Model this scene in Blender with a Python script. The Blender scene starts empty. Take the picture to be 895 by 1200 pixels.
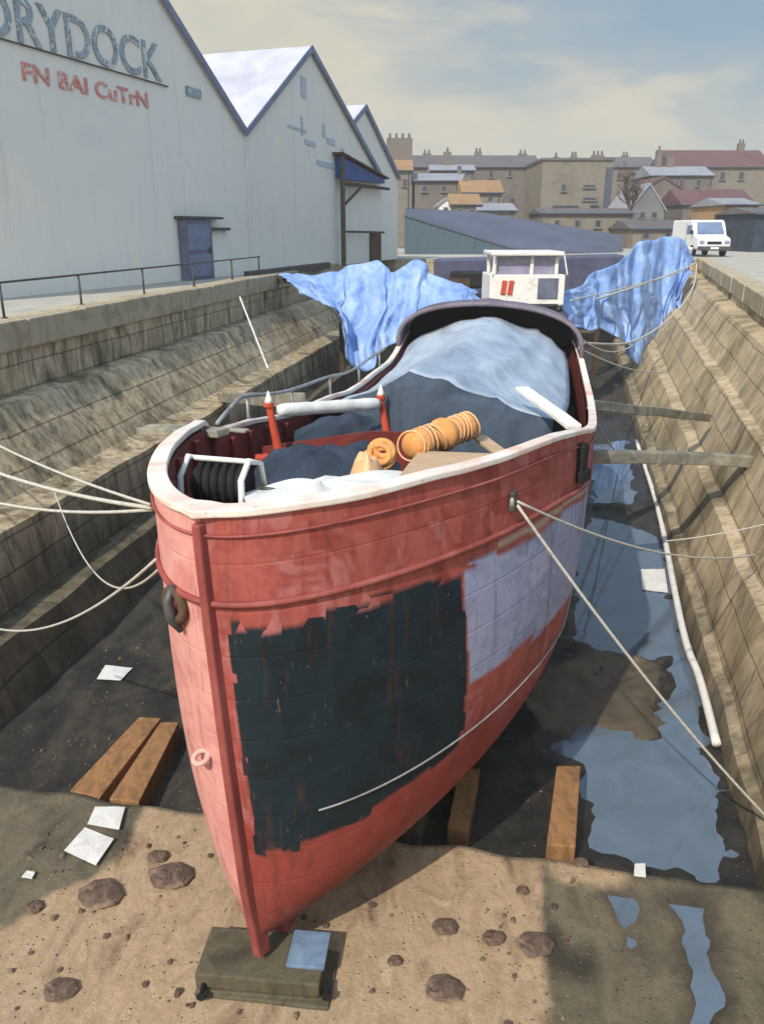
import bpy, math, random
from mathutils import Vector, Matrix, noise as mn
rnd = random.Random(7)
C = bpy.context.scene.collection
R = math.radians
# ------------------------------------------------------------------ camera numbers (photo 895x1200)
F = 942.0; PT = R(19.3); EYE = 5.95; QZ = 4.35
cP, sP = math.cos(PT), math.sin(PT)
def ray(px, py):
    a = (px-447.5)/F; b = (600-py)/F
    return Vector((a, cP+b*sP, -sP+b*cP))
def atz(px, py, z):
    d = ray(px, py); t = (z-EYE)/d.z
    return Vector((d.x*t, d.y*t, z))
def aty(px, py, Y):
    d = ray(px, py); t = Y/d.y
    return Vector((d.x*t, Y, EYE+d.z*t))
def lin(c):
    def f(v):
        v /= 255.
        return v/12.92 if v <= .04045 else ((v+.055)/1.055)**2.4
    return tuple(f(v) for v in c)
def col(r, g, b, k=1.0):
    l = lin((r, g, b)); return (min(l[0]*k, .9), min(l[1]*k, .9), min(l[2]*k, .9), 1)

# ------------------------------------------------------------------ mesh builder
class MB:
    def __init__(s): s.v = []; s.f = []; s.m = []; s.uv = {}; s.mi = 0
    def add(s, vs, fs):
        o = len(s.v); s.v += [Vector(v) for v in vs]
        for f in fs: s.f.append(tuple(i+o for i in f)); s.m.append(s.mi)
        return o
    def box(s, c, d, rz=0, rx=0, ry=0, taper=1.0):
        c = Vector(c); M = Matrix.Rotation(rz, 3, 'Z') @ Matrix.Rotation(ry, 3, 'Y') @ Matrix.Rotation(rx, 3, 'X')
        vs = []
        for z in (-1, 1):
            for x, y in ((-1, -1), (1, -1), (1, 1), (-1, 1)):
                k = taper if z > 0 else 1
                vs.append(c + M @ Vector((x*d[0]/2*k, y*d[1]/2*k, z*d[2]/2)))
        s.add(vs, [(3, 2, 1, 0), (4, 5, 6, 7), (0, 1, 5, 4), (1, 2, 6, 5), (2, 3, 7, 6), (3, 0, 4, 7)])
        return s
    def beam(s, a, b, w, h, up=(0, 0, 1), nseg=1, wob=0.0):
        a = Vector(a); b = Vector(b); d = (b-a).normalized(); up = Vector(up)
        x = d.cross(up).normalized(); y = x.cross(d).normalized(); vs = []
        for i in range(nseg+1):
            p = a.lerp(b, i/nseg)
            q = Vector((0, 0, 0)) if not wob else mn.noise_vector(p*1.7)*wob
            for sx, sy in ((-1, -1), (1, -1), (1, 1), (-1, 1)): vs.append(p+q+x*sx*w/2+y*sy*h/2)
        fs = [(0, 1, 2, 3), tuple(nseg*4+k for k in (3, 2, 1, 0))]
        for i in range(nseg):
            for k in range(4):
                l = (k+1) % 4; fs.append((i*4+k, (i+1)*4+k, (i+1)*4+l, i*4+l))
        s.add(vs, fs); return s
    def tube(s, pts, r, n=8, cap=True, closed=False):
        pts = [Vector(p) for p in pts]; N = len(pts); vs = []
        rr = r if isinstance(r, (list, tuple)) else [r]*N
        up = None
        for i, p in enumerate(pts):
            if closed: d = pts[(i+1) % N]-pts[i-1]
            else: d = pts[min(i+1, N-1)]-pts[max(i-1, 0)]
            d.normalize()
            if up is None:
                up = Vector((0, 0, 1)) if abs(d.z) < .9 else Vector((1, 0, 0))
            x = d.cross(up)
            if x.length < 1e-5: x = d.orthogonal()
            x.normalize(); y = x.cross(d).normalized(); up = y
            for k in range(n):
                a = 2*math.pi*k/n; vs.append(p+x*math.cos(a)*rr[i]+y*math.sin(a)*rr[i])
        fs = []
        for i in range(N if closed else N-1):
            j = (i+1) % N
            for k in range(n):
                l = (k+1) % n; fs.append((i*n+k, j*n+k, j*n+l, i*n+l))
        if cap and not closed: fs += [tuple(range(n)), tuple((N-1)*n+k for k in reversed(range(n)))]
        s.add(vs, fs); return s
    def prism(s, poly, dvec):
        n = len(poly); d = Vector(dvec); vs = [Vector(p) for p in poly]+[Vector(p)+d for p in poly]
        fs = [tuple(reversed(range(n))), tuple(range(n, 2*n))]+[(i, (i+1) % n, n+(i+1) % n, n+i) for i in range(n)]
        s.add(vs, fs); return s
    def grid(s, rows, wrap=False):
        nr, nc = len(rows), len(rows[0]); vs = [p for r in rows for p in r]; fs = []
        for i in range(nr-1):
            for j in range(nc if wrap else nc-1):
                k = (j+1) % nc; fs.append((i*nc+j, i*nc+k, (i+1)*nc+k, (i+1)*nc+j))
        return s.add(vs, fs)
    def attr(s, ob, name, vals):
        a = ob.data.attributes.new(name, 'FLOAT', 'POINT')
        for i, v in enumerate(vals): a.data[i].value = v
    def build(s, name, mats, parent=None, smooth=False, bevel=0, solid=0, offs=0, sub=0, uv=None, fixn=True):
        if parent is not None:
            o = parent; org = Vector((0, 0, 0))
            while o is not None: org += o.location; o = o.parent
        else:
            xs = [v.x for v in s.v]; ys = [v.y for v in s.v]
            org = Vector(((min(xs)+max(xs))/2, (min(ys)+max(ys))/2, min(v.z for v in s.v)))
        me = bpy.data.meshes.new(name)
        me.from_pydata([v-org for v in s.v], [], s.f)
        if not isinstance(mats, (list, tuple)): mats = [mats]
        for m in mats: me.materials.append(m)
        for p, mi in zip(me.polygons, s.m): p.material_index = mi; p.use_smooth = smooth
        if uv:
            l = me.uv_layers.new(name='UV')
            for lo in me.loops: l.data[lo.index].uv = uv[lo.vertex_index]
        if fixn:
            import bmesh
            bm = bmesh.new(); bm.from_mesh(me); bmesh.ops.recalc_face_normals(bm, faces=bm.faces); bm.to_mesh(me); bm.free()
        me.update()
        ob = bpy.data.objects.new(name, me); C.objects.link(ob)
        if parent is not None: ob.parent = parent
        else: ob.location = org
        if solid:
            m = ob.modifiers.new('s', 'SOLIDIFY'); m.thickness = solid; m.offset = offs
        if bevel:
            m = ob.modifiers.new('b', 'BEVEL'); m.width = bevel; m.segments = 2; m.limit_method = 'ANGLE'
        if sub:
            m = ob.modifiers.new('u', 'SUBSURF'); m.levels = sub; m.render_levels = sub
        return ob
def tag(o, label=None, cat=None, group=None, kind=None):
    if label: o['label'] = label
    if cat: o['category'] = cat
    if group: o['group'] = group
    if kind: o['kind'] = kind
    return o
def thing(name, label, cat, loc, group=None):
    o = bpy.data.objects.new(name, None); C.objects.link(o); o.location = Vector(loc); o.empty_display_size = .2
    return tag(o, label, cat, group)
def smooth_poly(pts, n=4):
    """Catmull-Rom through points"""
    pts = [Vector(p) for p in pts]; out = []
    for i in range(len(pts)-1):
        p0 = pts[max(i-1, 0)]; p1 = pts[i]; p2 = pts[i+1]; p3 = pts[min(i+2, len(pts)-1)]
        for k in range(n):
            t = k/n
            out.append(.5*((2*p1)+(p2-p0)*t+(2*p0-5*p1+4*p2-p3)*t*t+(-p0+3*p1-3*p2+p3)*t**3))
    out.append(pts[-1]); return out
def sag(a, b, d, n=24):
    a = Vector(a); b = Vector(b)
    return [a.lerp(b, i/n)-Vector((0, 0, 4*d*(i/n)*(1-i/n))) for i in range(n+1)]

# ------------------------------------------------------------------ materials
def nt(name):
    m = bpy.data.materials.new(name); m.use_nodes = True
    t = m.node_tree; b = t.nodes['Principled BSDF']
    return m, t, b
def N(t, typ, **kw):
    n = t.nodes.new(typ)
    for k, v in kw.items(): setattr(n, k, v)
    return n
def ramp(t, fac, stops):
    r = N(t, 'ShaderNodeValToRGB'); e = r.color_ramp.elements
    while len(e) < len(stops): e.new(.5)
    for el, (p, c) in zip(e, stops): el.position = p; el.color = c
    t.links.new(fac, r.inputs[0]); return r.outputs[0]
def math_(t, op, a, b=None, c=None):
    n = N(t, 'ShaderNodeMath', operation=op)
    for i, v in enumerate((a, b, c)):
        if v is None: continue
        if isinstance(v, (int, float)): n.inputs[i].default_value = v
        else: t.links.new(v, n.inputs[i])
    return n.outputs[0]
def mix(t, f, a, b, typ='MIX'):
    n = N(t, 'ShaderNodeMix', data_type='RGBA', blend_type=typ)
    for i, v in ((0, f), (6, a), (7, b)):
        if isinstance(v, (int, float)): n.inputs[i].default_value = v
        elif isinstance(v, tuple): n.inputs[i].default_value = v
        else: t.links.new(v, n.inputs[i])
    return n.outputs[2]
def noise_(t, vec, scale, detail=6, rough=.55, dist=0., stretch=None):
    if stretch:
        mp = N(t, 'ShaderNodeMapping'); mp.inputs['Scale'].default_value = stretch
        t.links.new(vec, mp.inputs['Vector']); vec = mp.outputs[0]
    n = N(t, 'ShaderNodeTexNoise'); n.inputs['Scale'].default_value = scale
    n.inputs['Detail'].default_value = detail; n.inputs['Roughness'].default_value = rough
    n.inputs['Distortion'].default_value = dist
    t.links.new(vec, n.inputs['Vector']); return n.outputs['Fac']
def bump(t, b, h, strength=.3, dist=.02):
    n = N(t, 'ShaderNodeBump'); n.inputs['Strength'].default_value = strength; n.inputs['Distance'].default_value = dist
    t.links.new(h, n.inputs['Height']); t.links.new(n.outputs[0], b.inputs['Normal'])
def mat(name, cols, scale=2., rough=.8, stretch=None, bmp=.3, bdist=.01, fine=.25, joints=None, tide=None, sheets=None, metal=0., spec=.3, streak=0., streak_col=None, lo=.3, hi=.7, world=False):
    """patchy weathered surface: colours spread along a distorted noise, fine grain, optional vertical streaks"""
    m, t, b = nt(name)
    if world: vec = N(t, 'ShaderNodeNewGeometry').outputs['Position']
    else: vec = N(t, 'ShaderNodeTexCoord').outputs['Object']
    n1 = noise_(t, vec, scale, 7, .6, .8, stretch)
    k = len(cols)
    c = ramp(t, n1, [(lo+(hi-lo)*i/max(k-1, 1), cc) for i, cc in enumerate(cols)]) if k > 1 else cols[0]
    n2 = noise_(t, vec, scale*11, 5, .7)
    g = math_(t, 'MULTIPLY_ADD', n2, 2*fine, 1-fine)
    cg = N(t, 'ShaderNodeCombineColor')
    for i in range(3): t.links.new(g, cg.inputs[i])
    c = mix(t, 1., c, cg.outputs[0], 'MULTIPLY')
    if streak:
        n3 = noise_(t, vec, 5., 5, .65, .3, (1.3, 1.3, .12))
        f = ramp(t, n3, [(.48, (0, 0, 0, 1)), (.68, (1, 1, 1, 1))])
        f2 = math_(t, 'MULTIPLY', f, streak)
        c = mix(t, f2, c, streak_col or (.03, .025, .02, 1))
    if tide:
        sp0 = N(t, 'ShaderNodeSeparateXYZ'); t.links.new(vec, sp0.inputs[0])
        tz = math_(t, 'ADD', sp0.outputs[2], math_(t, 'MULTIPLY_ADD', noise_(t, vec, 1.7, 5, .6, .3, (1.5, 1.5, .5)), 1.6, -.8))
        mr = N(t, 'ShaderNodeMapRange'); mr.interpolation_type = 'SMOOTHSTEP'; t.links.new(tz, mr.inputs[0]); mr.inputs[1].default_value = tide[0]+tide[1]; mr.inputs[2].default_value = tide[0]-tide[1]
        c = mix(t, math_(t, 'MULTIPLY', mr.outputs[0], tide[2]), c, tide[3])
    if sheets:
        vm = N(t, 'ShaderNodeVectorMath', operation='DOT_PRODUCT'); t.links.new(vec, vm.inputs[0]); vm.inputs[1].default_value = sheets
        fr_ = math_(t, 'FRACT', math_(t, 'MULTIPLY', vm.outputs['Value'], 1/1.15))
        ln = ramp(t, fr_, [(0., (.80, .80, .80, 1)), (.02, (1, 1, 1, 1)), (.985, (1, 1, 1, 1)), (1., (.85, .85, .85, 1))])
        c = mix(t, .28, c, ln, 'MULTIPLY')
        st_ = ramp(t, noise_(t, vec, 2.4, 6, .7, .2, (1.6, 1.6, .07)), [(.56, (0, 0, 0, 1)), (.75, (1, 1, 1, 1))]); c = mix(t, math_(t, 'MULTIPLY', st_, .28), c, col(150, 150, 146))
    jf = None
    if joints:
        sp = N(t, 'ShaderNodeSeparateXYZ'); t.links.new(vec, sp.inputs[0]); cb = N(t, 'ShaderNodeCombineXYZ')
        wob = math_(t, 'MULTIPLY_ADD', n1, .25, -.12)
        t.links.new(math_(t, 'ADD', sp.outputs[1], wob), cb.inputs[0]); t.links.new(math_(t, 'ADD', sp.outputs[2], math_(t, 'MULTIPLY', wob, .3)), cb.inputs[1])
        bk = N(t, 'ShaderNodeTexBrick'); t.links.new(cb.outputs[0], bk.inputs['Vector'])
        bk.inputs['Scale'].default_value = 1.; bk.inputs['Brick Width'].default_value = joints[0]; bk.inputs['Row Height'].default_value = joints[1]
        bk.inputs['Mortar Size'].default_value = .02; bk.inputs['Mortar Smooth'].default_value = .5
        bk.inputs['Color1'].default_value = (.82, .82, .84, 1); bk.inputs['Color2'].default_value = (1, .98, .94, 1); bk.inputs['Mortar'].default_value = (.38, .36, .32, 1)
        c = mix(t, joints[2], c, bk.outputs['Color'], 'MULTIPLY'); jf = bk.outputs['Fac']
    t.links.new(c, b.inputs['Base Color']) if not isinstance(c, tuple) else None
    r = math_(t, 'MULTIPLY_ADD', n2, .25, rough-.12); t.links.new(r, b.inputs['Roughness'])
    b.inputs['Metallic'].default_value = metal; b.inputs['Specular IOR Level'].default_value = spec
    if bmp:
        h = math_(t, 'MULTIPLY_ADD', n1, .6, n2)
        if jf is not None: h = math_(t, 'MULTIPLY_ADD', jf, -2.2, h)
        bump(t, b, h, bmp, bdist)
    return m
M = {}
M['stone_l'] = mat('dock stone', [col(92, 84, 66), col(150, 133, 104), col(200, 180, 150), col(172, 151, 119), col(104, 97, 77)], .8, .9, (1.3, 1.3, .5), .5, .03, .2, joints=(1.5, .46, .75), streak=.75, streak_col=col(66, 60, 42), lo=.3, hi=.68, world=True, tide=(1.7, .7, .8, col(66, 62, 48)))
M['stone_r'] = mat('dock stone with sunlit tone', [col(118, 105, 82), col(160, 143, 113), col(198, 178, 146), col(170, 151, 117)], .6, .9, (1, 1, .6), .4, .02, .14, joints=(1.7, .5, .55), streak=.55, streak_col=col(84, 76, 52), lo=.3, hi=.7, world=True, tide=(.45, .5, .75, col(60, 56, 48)))  # same dock stone, with a sunlit tone put into the colours
M['coping'] = mat('coping stone', [col(150, 136, 112), col(180, 164, 138), col(165, 150, 125)], 1.5, .9, None, .4, .02, .15, streak=.3, streak_col=col(90, 80, 62), world=True)
M['pit'] = mat('wet silt with wall shade', [col(30, 28, 26), col(48, 44, 38), col(74, 67, 54), col(42, 39, 34)], .8, .6, None, .6, .05, .3, spec=.4, world=True)
M['mud'] = mat('olive silt', [col(66, 60, 46), col(98, 90, 72), col(120, 108, 86), col(80, 74, 58)], 1.2, .8, (1, .4, 1), .7, .04, .3, world=True)
M['sand'] = mat('dry sand', [col(112, 92, 70), col(152, 126, 96), col(172, 146, 114), col(150, 126, 96), col(178, 154, 122)], .9, .9, (1, .7, 1), .5, .03, .14, lo=.28, hi=.72, world=True)
M['quay'] = mat('quay concrete', [col(150, 146, 136), col(176, 170, 158), col(160, 152, 138)], .5, .9, None, .3, .02, .12, world=True)
def ground_mat(name, base, over, at, wide):
    """silt with a second, drier ground spread where the surface attribute says, and darker glossier where wet"""
    m, t, b = nt(name); vec = N(t, 'ShaderNodeNewGeometry').outputs['Position']
    n1 = noise_(t, vec, .9, 8, .6, .8); n2 = noise_(t, vec, 9, 8, .7); n3 = noise_(t, vec, 45, 4, .7); n4 = noise_(t, vec, 3., 6, .6, .6, (1, .45, 1))
    k = len(base)-1; c = ramp(t, math_(t, 'MULTIPLY_ADD', n4, .5, math_(t, 'MULTIPLY', n1, .5)), [(.36+.3*i/k, cc) for i, cc in enumerate(base)])
    k = len(over)-1; c2 = ramp(t, math_(t, 'MULTIPLY_ADD', n4, .6, math_(t, 'MULTIPLY', n1, .4)), [(.36+.28*i/k, cc) for i, cc in enumerate(over)])
    a = N(t, 'ShaderNodeAttribute', attribute_name=at); w_ = N(t, 'ShaderNodeAttribute', attribute_name='wet')
    d = math_(t, 'ADD', a.outputs['Fac'], math_(t, 'ADD', math_(t, 'MULTIPLY_ADD', n4, wide*2.2, -wide*1.1), math_(t, 'MULTIPLY_ADD', n2, wide, -wide*.5)))
    f = ramp(t, math_(t, 'MULTIPLY_ADD', d, 4., .5), [(.3, (0, 0, 0, 1)), (.7, (1, 1, 1, 1))])
    c = mix(t, f, c, c2)
    pb = N(t, 'ShaderNodeTexVoronoi'); pb.inputs['Scale'].default_value = 22; t.links.new(vec, pb.inputs['Vector'])
    pbf = ramp(t, pb.outputs['Distance'], [(.12, (1, 1, 1, 1)), (.24, (0, 0, 0, 1))]); sc_ = N(t, 'ShaderNodeSeparateColor'); t.links.new(pb.outputs['Color'], sc_.inputs[0])
    pick = ramp(t, sc_.outputs[0], [(.72, (0, 0, 0, 1)), (.74, (1, 1, 1, 1))]); pm = math_(t, 'MULTIPLY', pbf, pick)
    pc = ramp(t, sc_.outputs[1], [(.2, col(60, 54, 46)), (.6, col(130, 116, 96)), (.9, col(176, 168, 152))]); c = mix(t, math_(t, 'MULTIPLY', pm, .8), c, pc)
    g = math_(t, 'MULTIPLY_ADD', n3, .5, .75); g = math_(t, 'MULTIPLY', g, math_(t, 'MULTIPLY_ADD', n2, .4, .8)); cg = N(t, 'ShaderNodeCombineColor')
    for i in range(3): t.links.new(g, cg.inputs[i])
    c = mix(t, 1., c, cg.outputs[0], 'MULTIPLY')
    wf = ramp(t, math_(t, 'ADD', w_.outputs['Fac'], math_(t, 'MULTIPLY_ADD', n4, .5, -.25)), [(.25, (0, 0, 0, 1)), (.75, (1, 1, 1, 1))])
    c = mix(t, math_(t, 'MULTIPLY', wf, .6), c, col(44, 42, 38))
    t.links.new(c, b.inputs['Base Color'])
    r = math_(t, 'MULTIPLY_ADD', wf, -.55, .88); t.links.new(r, b.inputs['Roughness']); b.inputs['Specular IOR Level'].default_value = .4
    h = math_(t, 'ADD', math_(t, 'MULTIPLY', n4, .8), math_(t, 'ADD', math_(t, 'MULTIPLY', n2, .5), math_(t, 'MULTIPLY_ADD', pm, .25, math_(t, 'MULTIPLY', n3, .12))))
    bump(t, b, h, .8, .05); return m
M['apron'] = ground_mat('apron silt and sand', [col(60, 55, 44), col(92, 85, 68), col(112, 101, 82), col(78, 72, 58)], [col(112, 92, 70), col(150, 126, 98), col(172, 148, 118), col(158, 134, 104), col(182, 160, 130)], 'sand', .12)
M['pit'] = ground_mat('wet pit silt with wall shade', [col(28, 27, 25), col(44, 41, 36), col(66, 60, 50), col(38, 36, 32)], [col(88, 78, 60), col(118, 104, 80), col(132, 118, 92)], 'bank', .3)  # wet silt, with the left wall's shadow darkened into the base colours
M['hill'] = mat('hillside', [col(92, 84, 68), col(116, 106, 88), col(84, 84, 62)], .06, .95, None, .2, .3, .2, world=True)
M['shed_wall'] = mat('pale painted shed boarding', [col(222, 218, 209), col(230, 223, 212), col(226, 220, 210), col(232, 224, 210)], .35, .7, None, .15, .01, .03, lo=.35, hi=.65, sheets=(.339, .941, 0))
M['shed_roof'] = mat('pale roof sheeting', [col(168, 168, 178), col(196, 194, 200)], .6, .6, None, .2, .01, .05)
M['verge'] = mat('dark verge', [col(104, 112, 134), col(130, 136, 156)], 2, .6)
M['steel'] = mat('weathered steel', [col(60, 58, 58), col(96, 92, 88)], 4, .5, metal=.3)
M['grey_pipe'] = mat('galvanised pipe', [col(130, 130, 128), col(176, 174, 168)], 5, .5, metal=.3)
M['door_grey'] = mat('grey door paint', [col(84, 88, 104), col(112, 116, 132)], 2, .6)
M['rust'] = mat('rusty brown', [col(60, 42, 30), col(96, 74, 54)], 4, .8)
M['blue'] = mat('blue paint', [col(36, 66, 120), col(52, 88, 150)], 2, .5)
M['letter'] = mat('faded sign paint', [col(206, 207, 205), col(126, 142, 148), col(168, 178, 182), col(104, 120, 128), col(196, 200, 200)], 2.6, .8, bmp=0, lo=.36, hi=.62)
M['letter_red'] = mat('faded red sign paint', [col(214, 200, 194), col(214, 142, 130), col(204, 126, 114), col(212, 180, 172)], 4, .8, bmp=0, lo=.36, hi=.64)
M['tarp'] = mat('blue tarpaulin', [col(104, 136, 194), col(134, 162, 210), col(160, 184, 220)], .9, .45, None, .5, .03, .05, spec=.4)
def crease(m_, sc=2.2, strength=.6, dist=.06):
    t = m_.node_tree; b = t.nodes['Principled BSDF']; vec = N(t, 'ShaderNodeTexCoord').outputs['Object']; hs = None
    for k_, (q, w_) in enumerate(((sc, 1.), (sc*2.3, .5), (sc*5, .22))):
        n = noise_(t, vec, q, 1.5, .5, .6); r = math_(t, 'MULTIPLY', math_(t, 'ABSOLUTE', math_(t, 'SUBTRACT', n, .5)), w_*4)
        hs = r if hs is None else math_(t, 'ADD', hs, r)
    bump(t, b, hs, strength, dist)
crease(M['tarp'], .6, .55, .12)
M['canvas'] = mat('grey blue canvas', [col(118, 130, 144), col(150, 162, 178), col(168, 180, 194), col(136, 146, 160)], 1.0, .8, (1, .5, 1), .4, .02, .06)
crease(M['canvas'], .9, .3, .05)
M['canvas_dark'] = mat('dark canvas', [col(30, 38, 48), col(48, 58, 72), col(62, 72, 86)], 1.6, .85, None, .4, .03, .1)
M['hoop'] = mat('purple grey hood cover', [col(92, 82, 92), col(120, 110, 120), col(104, 96, 112)], 2, .7)
M['black'] = mat('black tarred', [col(18, 18, 20), col(36, 34, 34)], 4, .7)
M['timber'] = mat('weathered grey timber', [col(92, 90, 84), col(128, 124, 112), col(160, 152, 134)], 3, .85, (1, 1, 1), .5, .01, .2)
M['timber_o'] = mat('orange brown timber', [col(108, 80, 54), col(160, 118, 78), col(134, 98, 64), col(172, 134, 94)], 2.4, .9, (1.5, .5, 1), .7, .02, .3, streak=.4)
M['block'] = mat('keel block timber', [col(62, 56, 44), col(96, 88, 70), col(78, 70, 54)], 3, .85, (1, 1, .3), .6, .015, .25)
M['white'] = mat('worn white paint', [col(196, 192, 184), col(228, 224, 216), col(214, 208, 200)], 4, .6, None, .3, .006, .1)
M['cloth_w'] = mat('white cloth', [col(200, 198, 194), col(230, 228, 222)], 3, .9, None, .5, .02, .1)
M['rope'] = mat('pale rope', [col(170, 164, 152), col(206, 202, 192)], 30, .9, None, .8, .005, .2)
M['orange'] = mat('orange fabric', [col(186, 120, 60), col(214, 152, 92), col(200, 136, 74)], 5, .9, None, .5, .01, .15)
M['peach'] = mat('peach webbing', [col(214, 168, 122), col(228, 184, 140)], 6, .9)
M['ply'] = mat('plywood', [col(168, 142, 112), col(188, 162, 132)], 2, .8, (1, 4, 1))
M['post_red'] = mat('orange red paint', [col(176, 66, 44), col(200, 84, 60)], 5, .6)
M['maroon'] = mat('maroon bulwark paint', [col(88, 32, 30), col(120, 48, 42), col(104, 40, 36)], 2, .7, streak=.4)
M['deckmat'] = mat('deck boards', [col(58, 56, 56), col(84, 80, 76)], 3, .85, (1, 5, 1))
M['stem'] = mat('stem paint', [col(116, 54, 50), col(146, 74, 68), col(164, 98, 92)], 2.2, .6, (1, 1, .4), .3, .01, .1)
def rail_mat():
    m, t, b = nt('cap rail paint')
    vec = N(t, 'ShaderNodeTexCoord').outputs['Object']
    n = noise_(t, vec, 1.6, 6, .6, .6); n2 = noise_(t, vec, 22, 5, .7)
    c = ramp(t, n, [(.42, col(226, 220, 208)), (.54, col(226, 206, 192)), (.66, col(214, 172, 154))])
    f = ramp(t, n2, [(.6, (0, 0, 0, 1)), (.72, (1, 1, 1, 1))])
    c = mix(t, math_(t, 'MULTIPLY', f, .6), c, col(150, 110, 96))
    t.links.new(c, b.inputs['Base Color']); b.inputs['Roughness'].default_value = .6
    bump(t, b, n2, .3, .006); return m
M['rail'] = rail_mat()
def water_mat():
    m, t, b = nt('puddle water')
    vec = N(t, 'ShaderNodeNewGeometry').outputs['Position']
    n = noise_(t, vec, 1.6, 5, .6, .8); n2 = noise_(t, vec, 9, 3, .5)
    c = ramp(t, n, [(.35, col(84, 96, 106)), (.6, col(94, 108, 124))])  # blue of the reflected sky put into the water colour
    t.links.new(c, b.inputs['Base Color']); b.inputs['Roughness'].default_value = .04
    b.inputs['Specular IOR Level'].default_value = 1.; b.inputs['IOR'].default_value = 1.5
    bump(t, b, n2, .06, .02); return m
M['water'] = water_mat()
def hull_mat():
    """red oxide paint, a dark panel and a lavender panel of primer, laid out on the shell by length (u) and height (v)"""
    m, t, b = nt('hull paint')
    uv = N(t, 'ShaderNodeUVMap').outputs[0]; sp = N(t, 'ShaderNodeSeparateXYZ'); t.links.new(uv, sp.inputs[0])
    vec = N(t, 'ShaderNodeTexCoord').outputs['Object']
    def cells(sc, st):
        mp = N(t, 'ShaderNodeMapping'); mp.inputs['Scale'].default_value = st; mp.inputs['Rotation'].default_value = (0, 0, .08)
        t.links.new(uv, mp.inputs['Vector']); vo = N(t, 'ShaderNodeTexVoronoi'); vo.distance = 'CHEBYCHEV'; vo.inputs['Scale'].default_value = sc; vo.inputs['Randomness'].default_value = .8
        t.links.new(mp.outputs[0], vo.inputs['Vector']); sp_ = N(t, 'ShaderNodeSeparateColor'); t.links.new(vo.outputs['Color'], sp_.inputs[0]); return sp_.outputs
    cl1 = cells(1., (7., 10., 1)); j = cl1[0]; jb = cl1[1]; j2 = noise_(t, vec, 22, 3, .6)
    def jit(x, a, off=0.):
        return math_(t, 'ADD', x, math_(t, 'ADD', math_(t, 'MULTIPLY_ADD', j, a*2, -a+off), math_(t, 'MULTIPLY_ADD', j2, a*.5, -a*.25)))
    U, V = sp.outputs[0], sp.outputs[1]
    u = jit(U, .022); v = jit(V, .016)
    def ge(x, k): return math_(t, 'MULTIPLY', math_(t, 'SUBTRACT', x, k), 80.)
    def sat(x):
        n = N(t, 'ShaderNodeClamp'); t.links.new(x, n.inputs[0]); return n.outputs[0]
    def box(u0, u1, v0, v1):   # u on the starboard side is positive
        a = sat(ge(u, u0)); c = sat(math_(t, 'MULTIPLY', math_(t, 'SUBTRACT', u1, u), 80.)) if not isinstance(u1, float) else sat(math_(t, 'MULTIPLY', math_(t, 'SUBTRACT', u1, u), 80.))
        d = sat(math_(t, 'MULTIPLY', math_(t, 'SUBTRACT', v, v0), 80.)); e = sat(math_(t, 'MULTIPLY', math_(t, 'SUBTRACT', v1, v), 80.))
        return math_(t, 'MULTIPLY', math_(t, 'MULTIPLY', a, c), math_(t, 'MULTIPLY', d, e))
    n1 = noise_(t, vec, 1.3, 6, .6, 1.0); n2 = noise_(t, vec, 16, 5, .7); n3 = noise_(t, vec, 4, 5, .6, .3, (1.2, 1.2, .14))
    nb = math_(t, 'ADD', n1, math_(t, 'MULTIPLY_ADD', jb, .16, -.08))
    red = ramp(t, nb, [(.3, col(138, 62, 54)), (.42, col(168, 88, 78)), (.5, col(152, 72, 63)), (.58, col(174, 106, 102)), (.7, col(144, 68, 60))])
    red = mix(t, math_(t, 'MULTIPLY', ramp(t, n3, [(.5, (0, 0, 0, 1)), (.72, (1, 1, 1, 1))]), .45), red, col(120, 58, 48))
    # lower boot of deeper red
    low = sat(math_(t, 'MULTIPLY', math_(t, 'SUBTRACT', .36, v), 25.))
    red = mix(t, math_(t, 'MULTIPLY', low, .6), red, col(140, 54, 48))
    # port bow pink, the sunlit side's lighter tone put into the paint
    port_lit = sat(math_(t, 'MULTIPLY', math_(t, 'MULTIPLY', U, -1.), 50.))
    pink = ramp(t, n1, [(.34, col(196, 126, 118)), (.5, col(216, 154, 144)), (.66, col(200, 134, 126))])
    c = mix(t, port_lit, red, pink)
    dk = ramp(t, nb, [(.35, col(20, 32, 40)), (.5, col(28, 42, 48)), (.65, col(24, 32, 36))])
    vb = math_(t, 'MULTIPLY_ADD', math_(t, 'MULTIPLY', U, U), .075, .255)
    c = mix(t, box(.11, 1.212, vb, .795), c, dk)
    lv = ramp(t, nb, [(.35, col(128, 132, 158)), (.5, col(158, 160, 184)), (.62, col(140, 144, 170)), (.7, col(168, 168, 188))])
    vb2 = math_(t, 'MULTIPLY_ADD', U, .0, .50)
    c = mix(t, box(1.212, 2.28, vb2, .80), c, lv)
    tan = box(1.38, 2.45, .805, .832); c = mix(t, tan, c, col(176, 156, 134))
    g = math_(t, 'MULTIPLY_ADD', n2, .3, .85); cg = N(t, 'ShaderNodeCombineColor')
    for i in range(3): t.links.new(g, cg.inputs[i])
    c = mix(t, 1., c, cg.outputs[0], 'MULTIPLY')
    chips = ramp(t, noise_(t, vec, 26, 4, .7), [(.68, (0, 0, 0, 1)), (.72, (1, 1, 1, 1))])
    c = mix(t, math_(t, 'MULTIPLY', chips, .35), c, col(190, 170, 160))
    t.links.new(c, b.inputs['Base Color']); n5 = noise_(t, vec, 3.1, 6, .7, .2, (2.4, 2.4, .16)); rs = ramp(t, n5, [(.56, (0, 0, 0, 1)), (.66, (1, 1, 1, 1))])
    rs2 = math_(t, 'MULTIPLY', math_(t, 'MULTIPLY', rs, n2), .9); c = mix(t, rs2, c, col(92, 52, 36))
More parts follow.
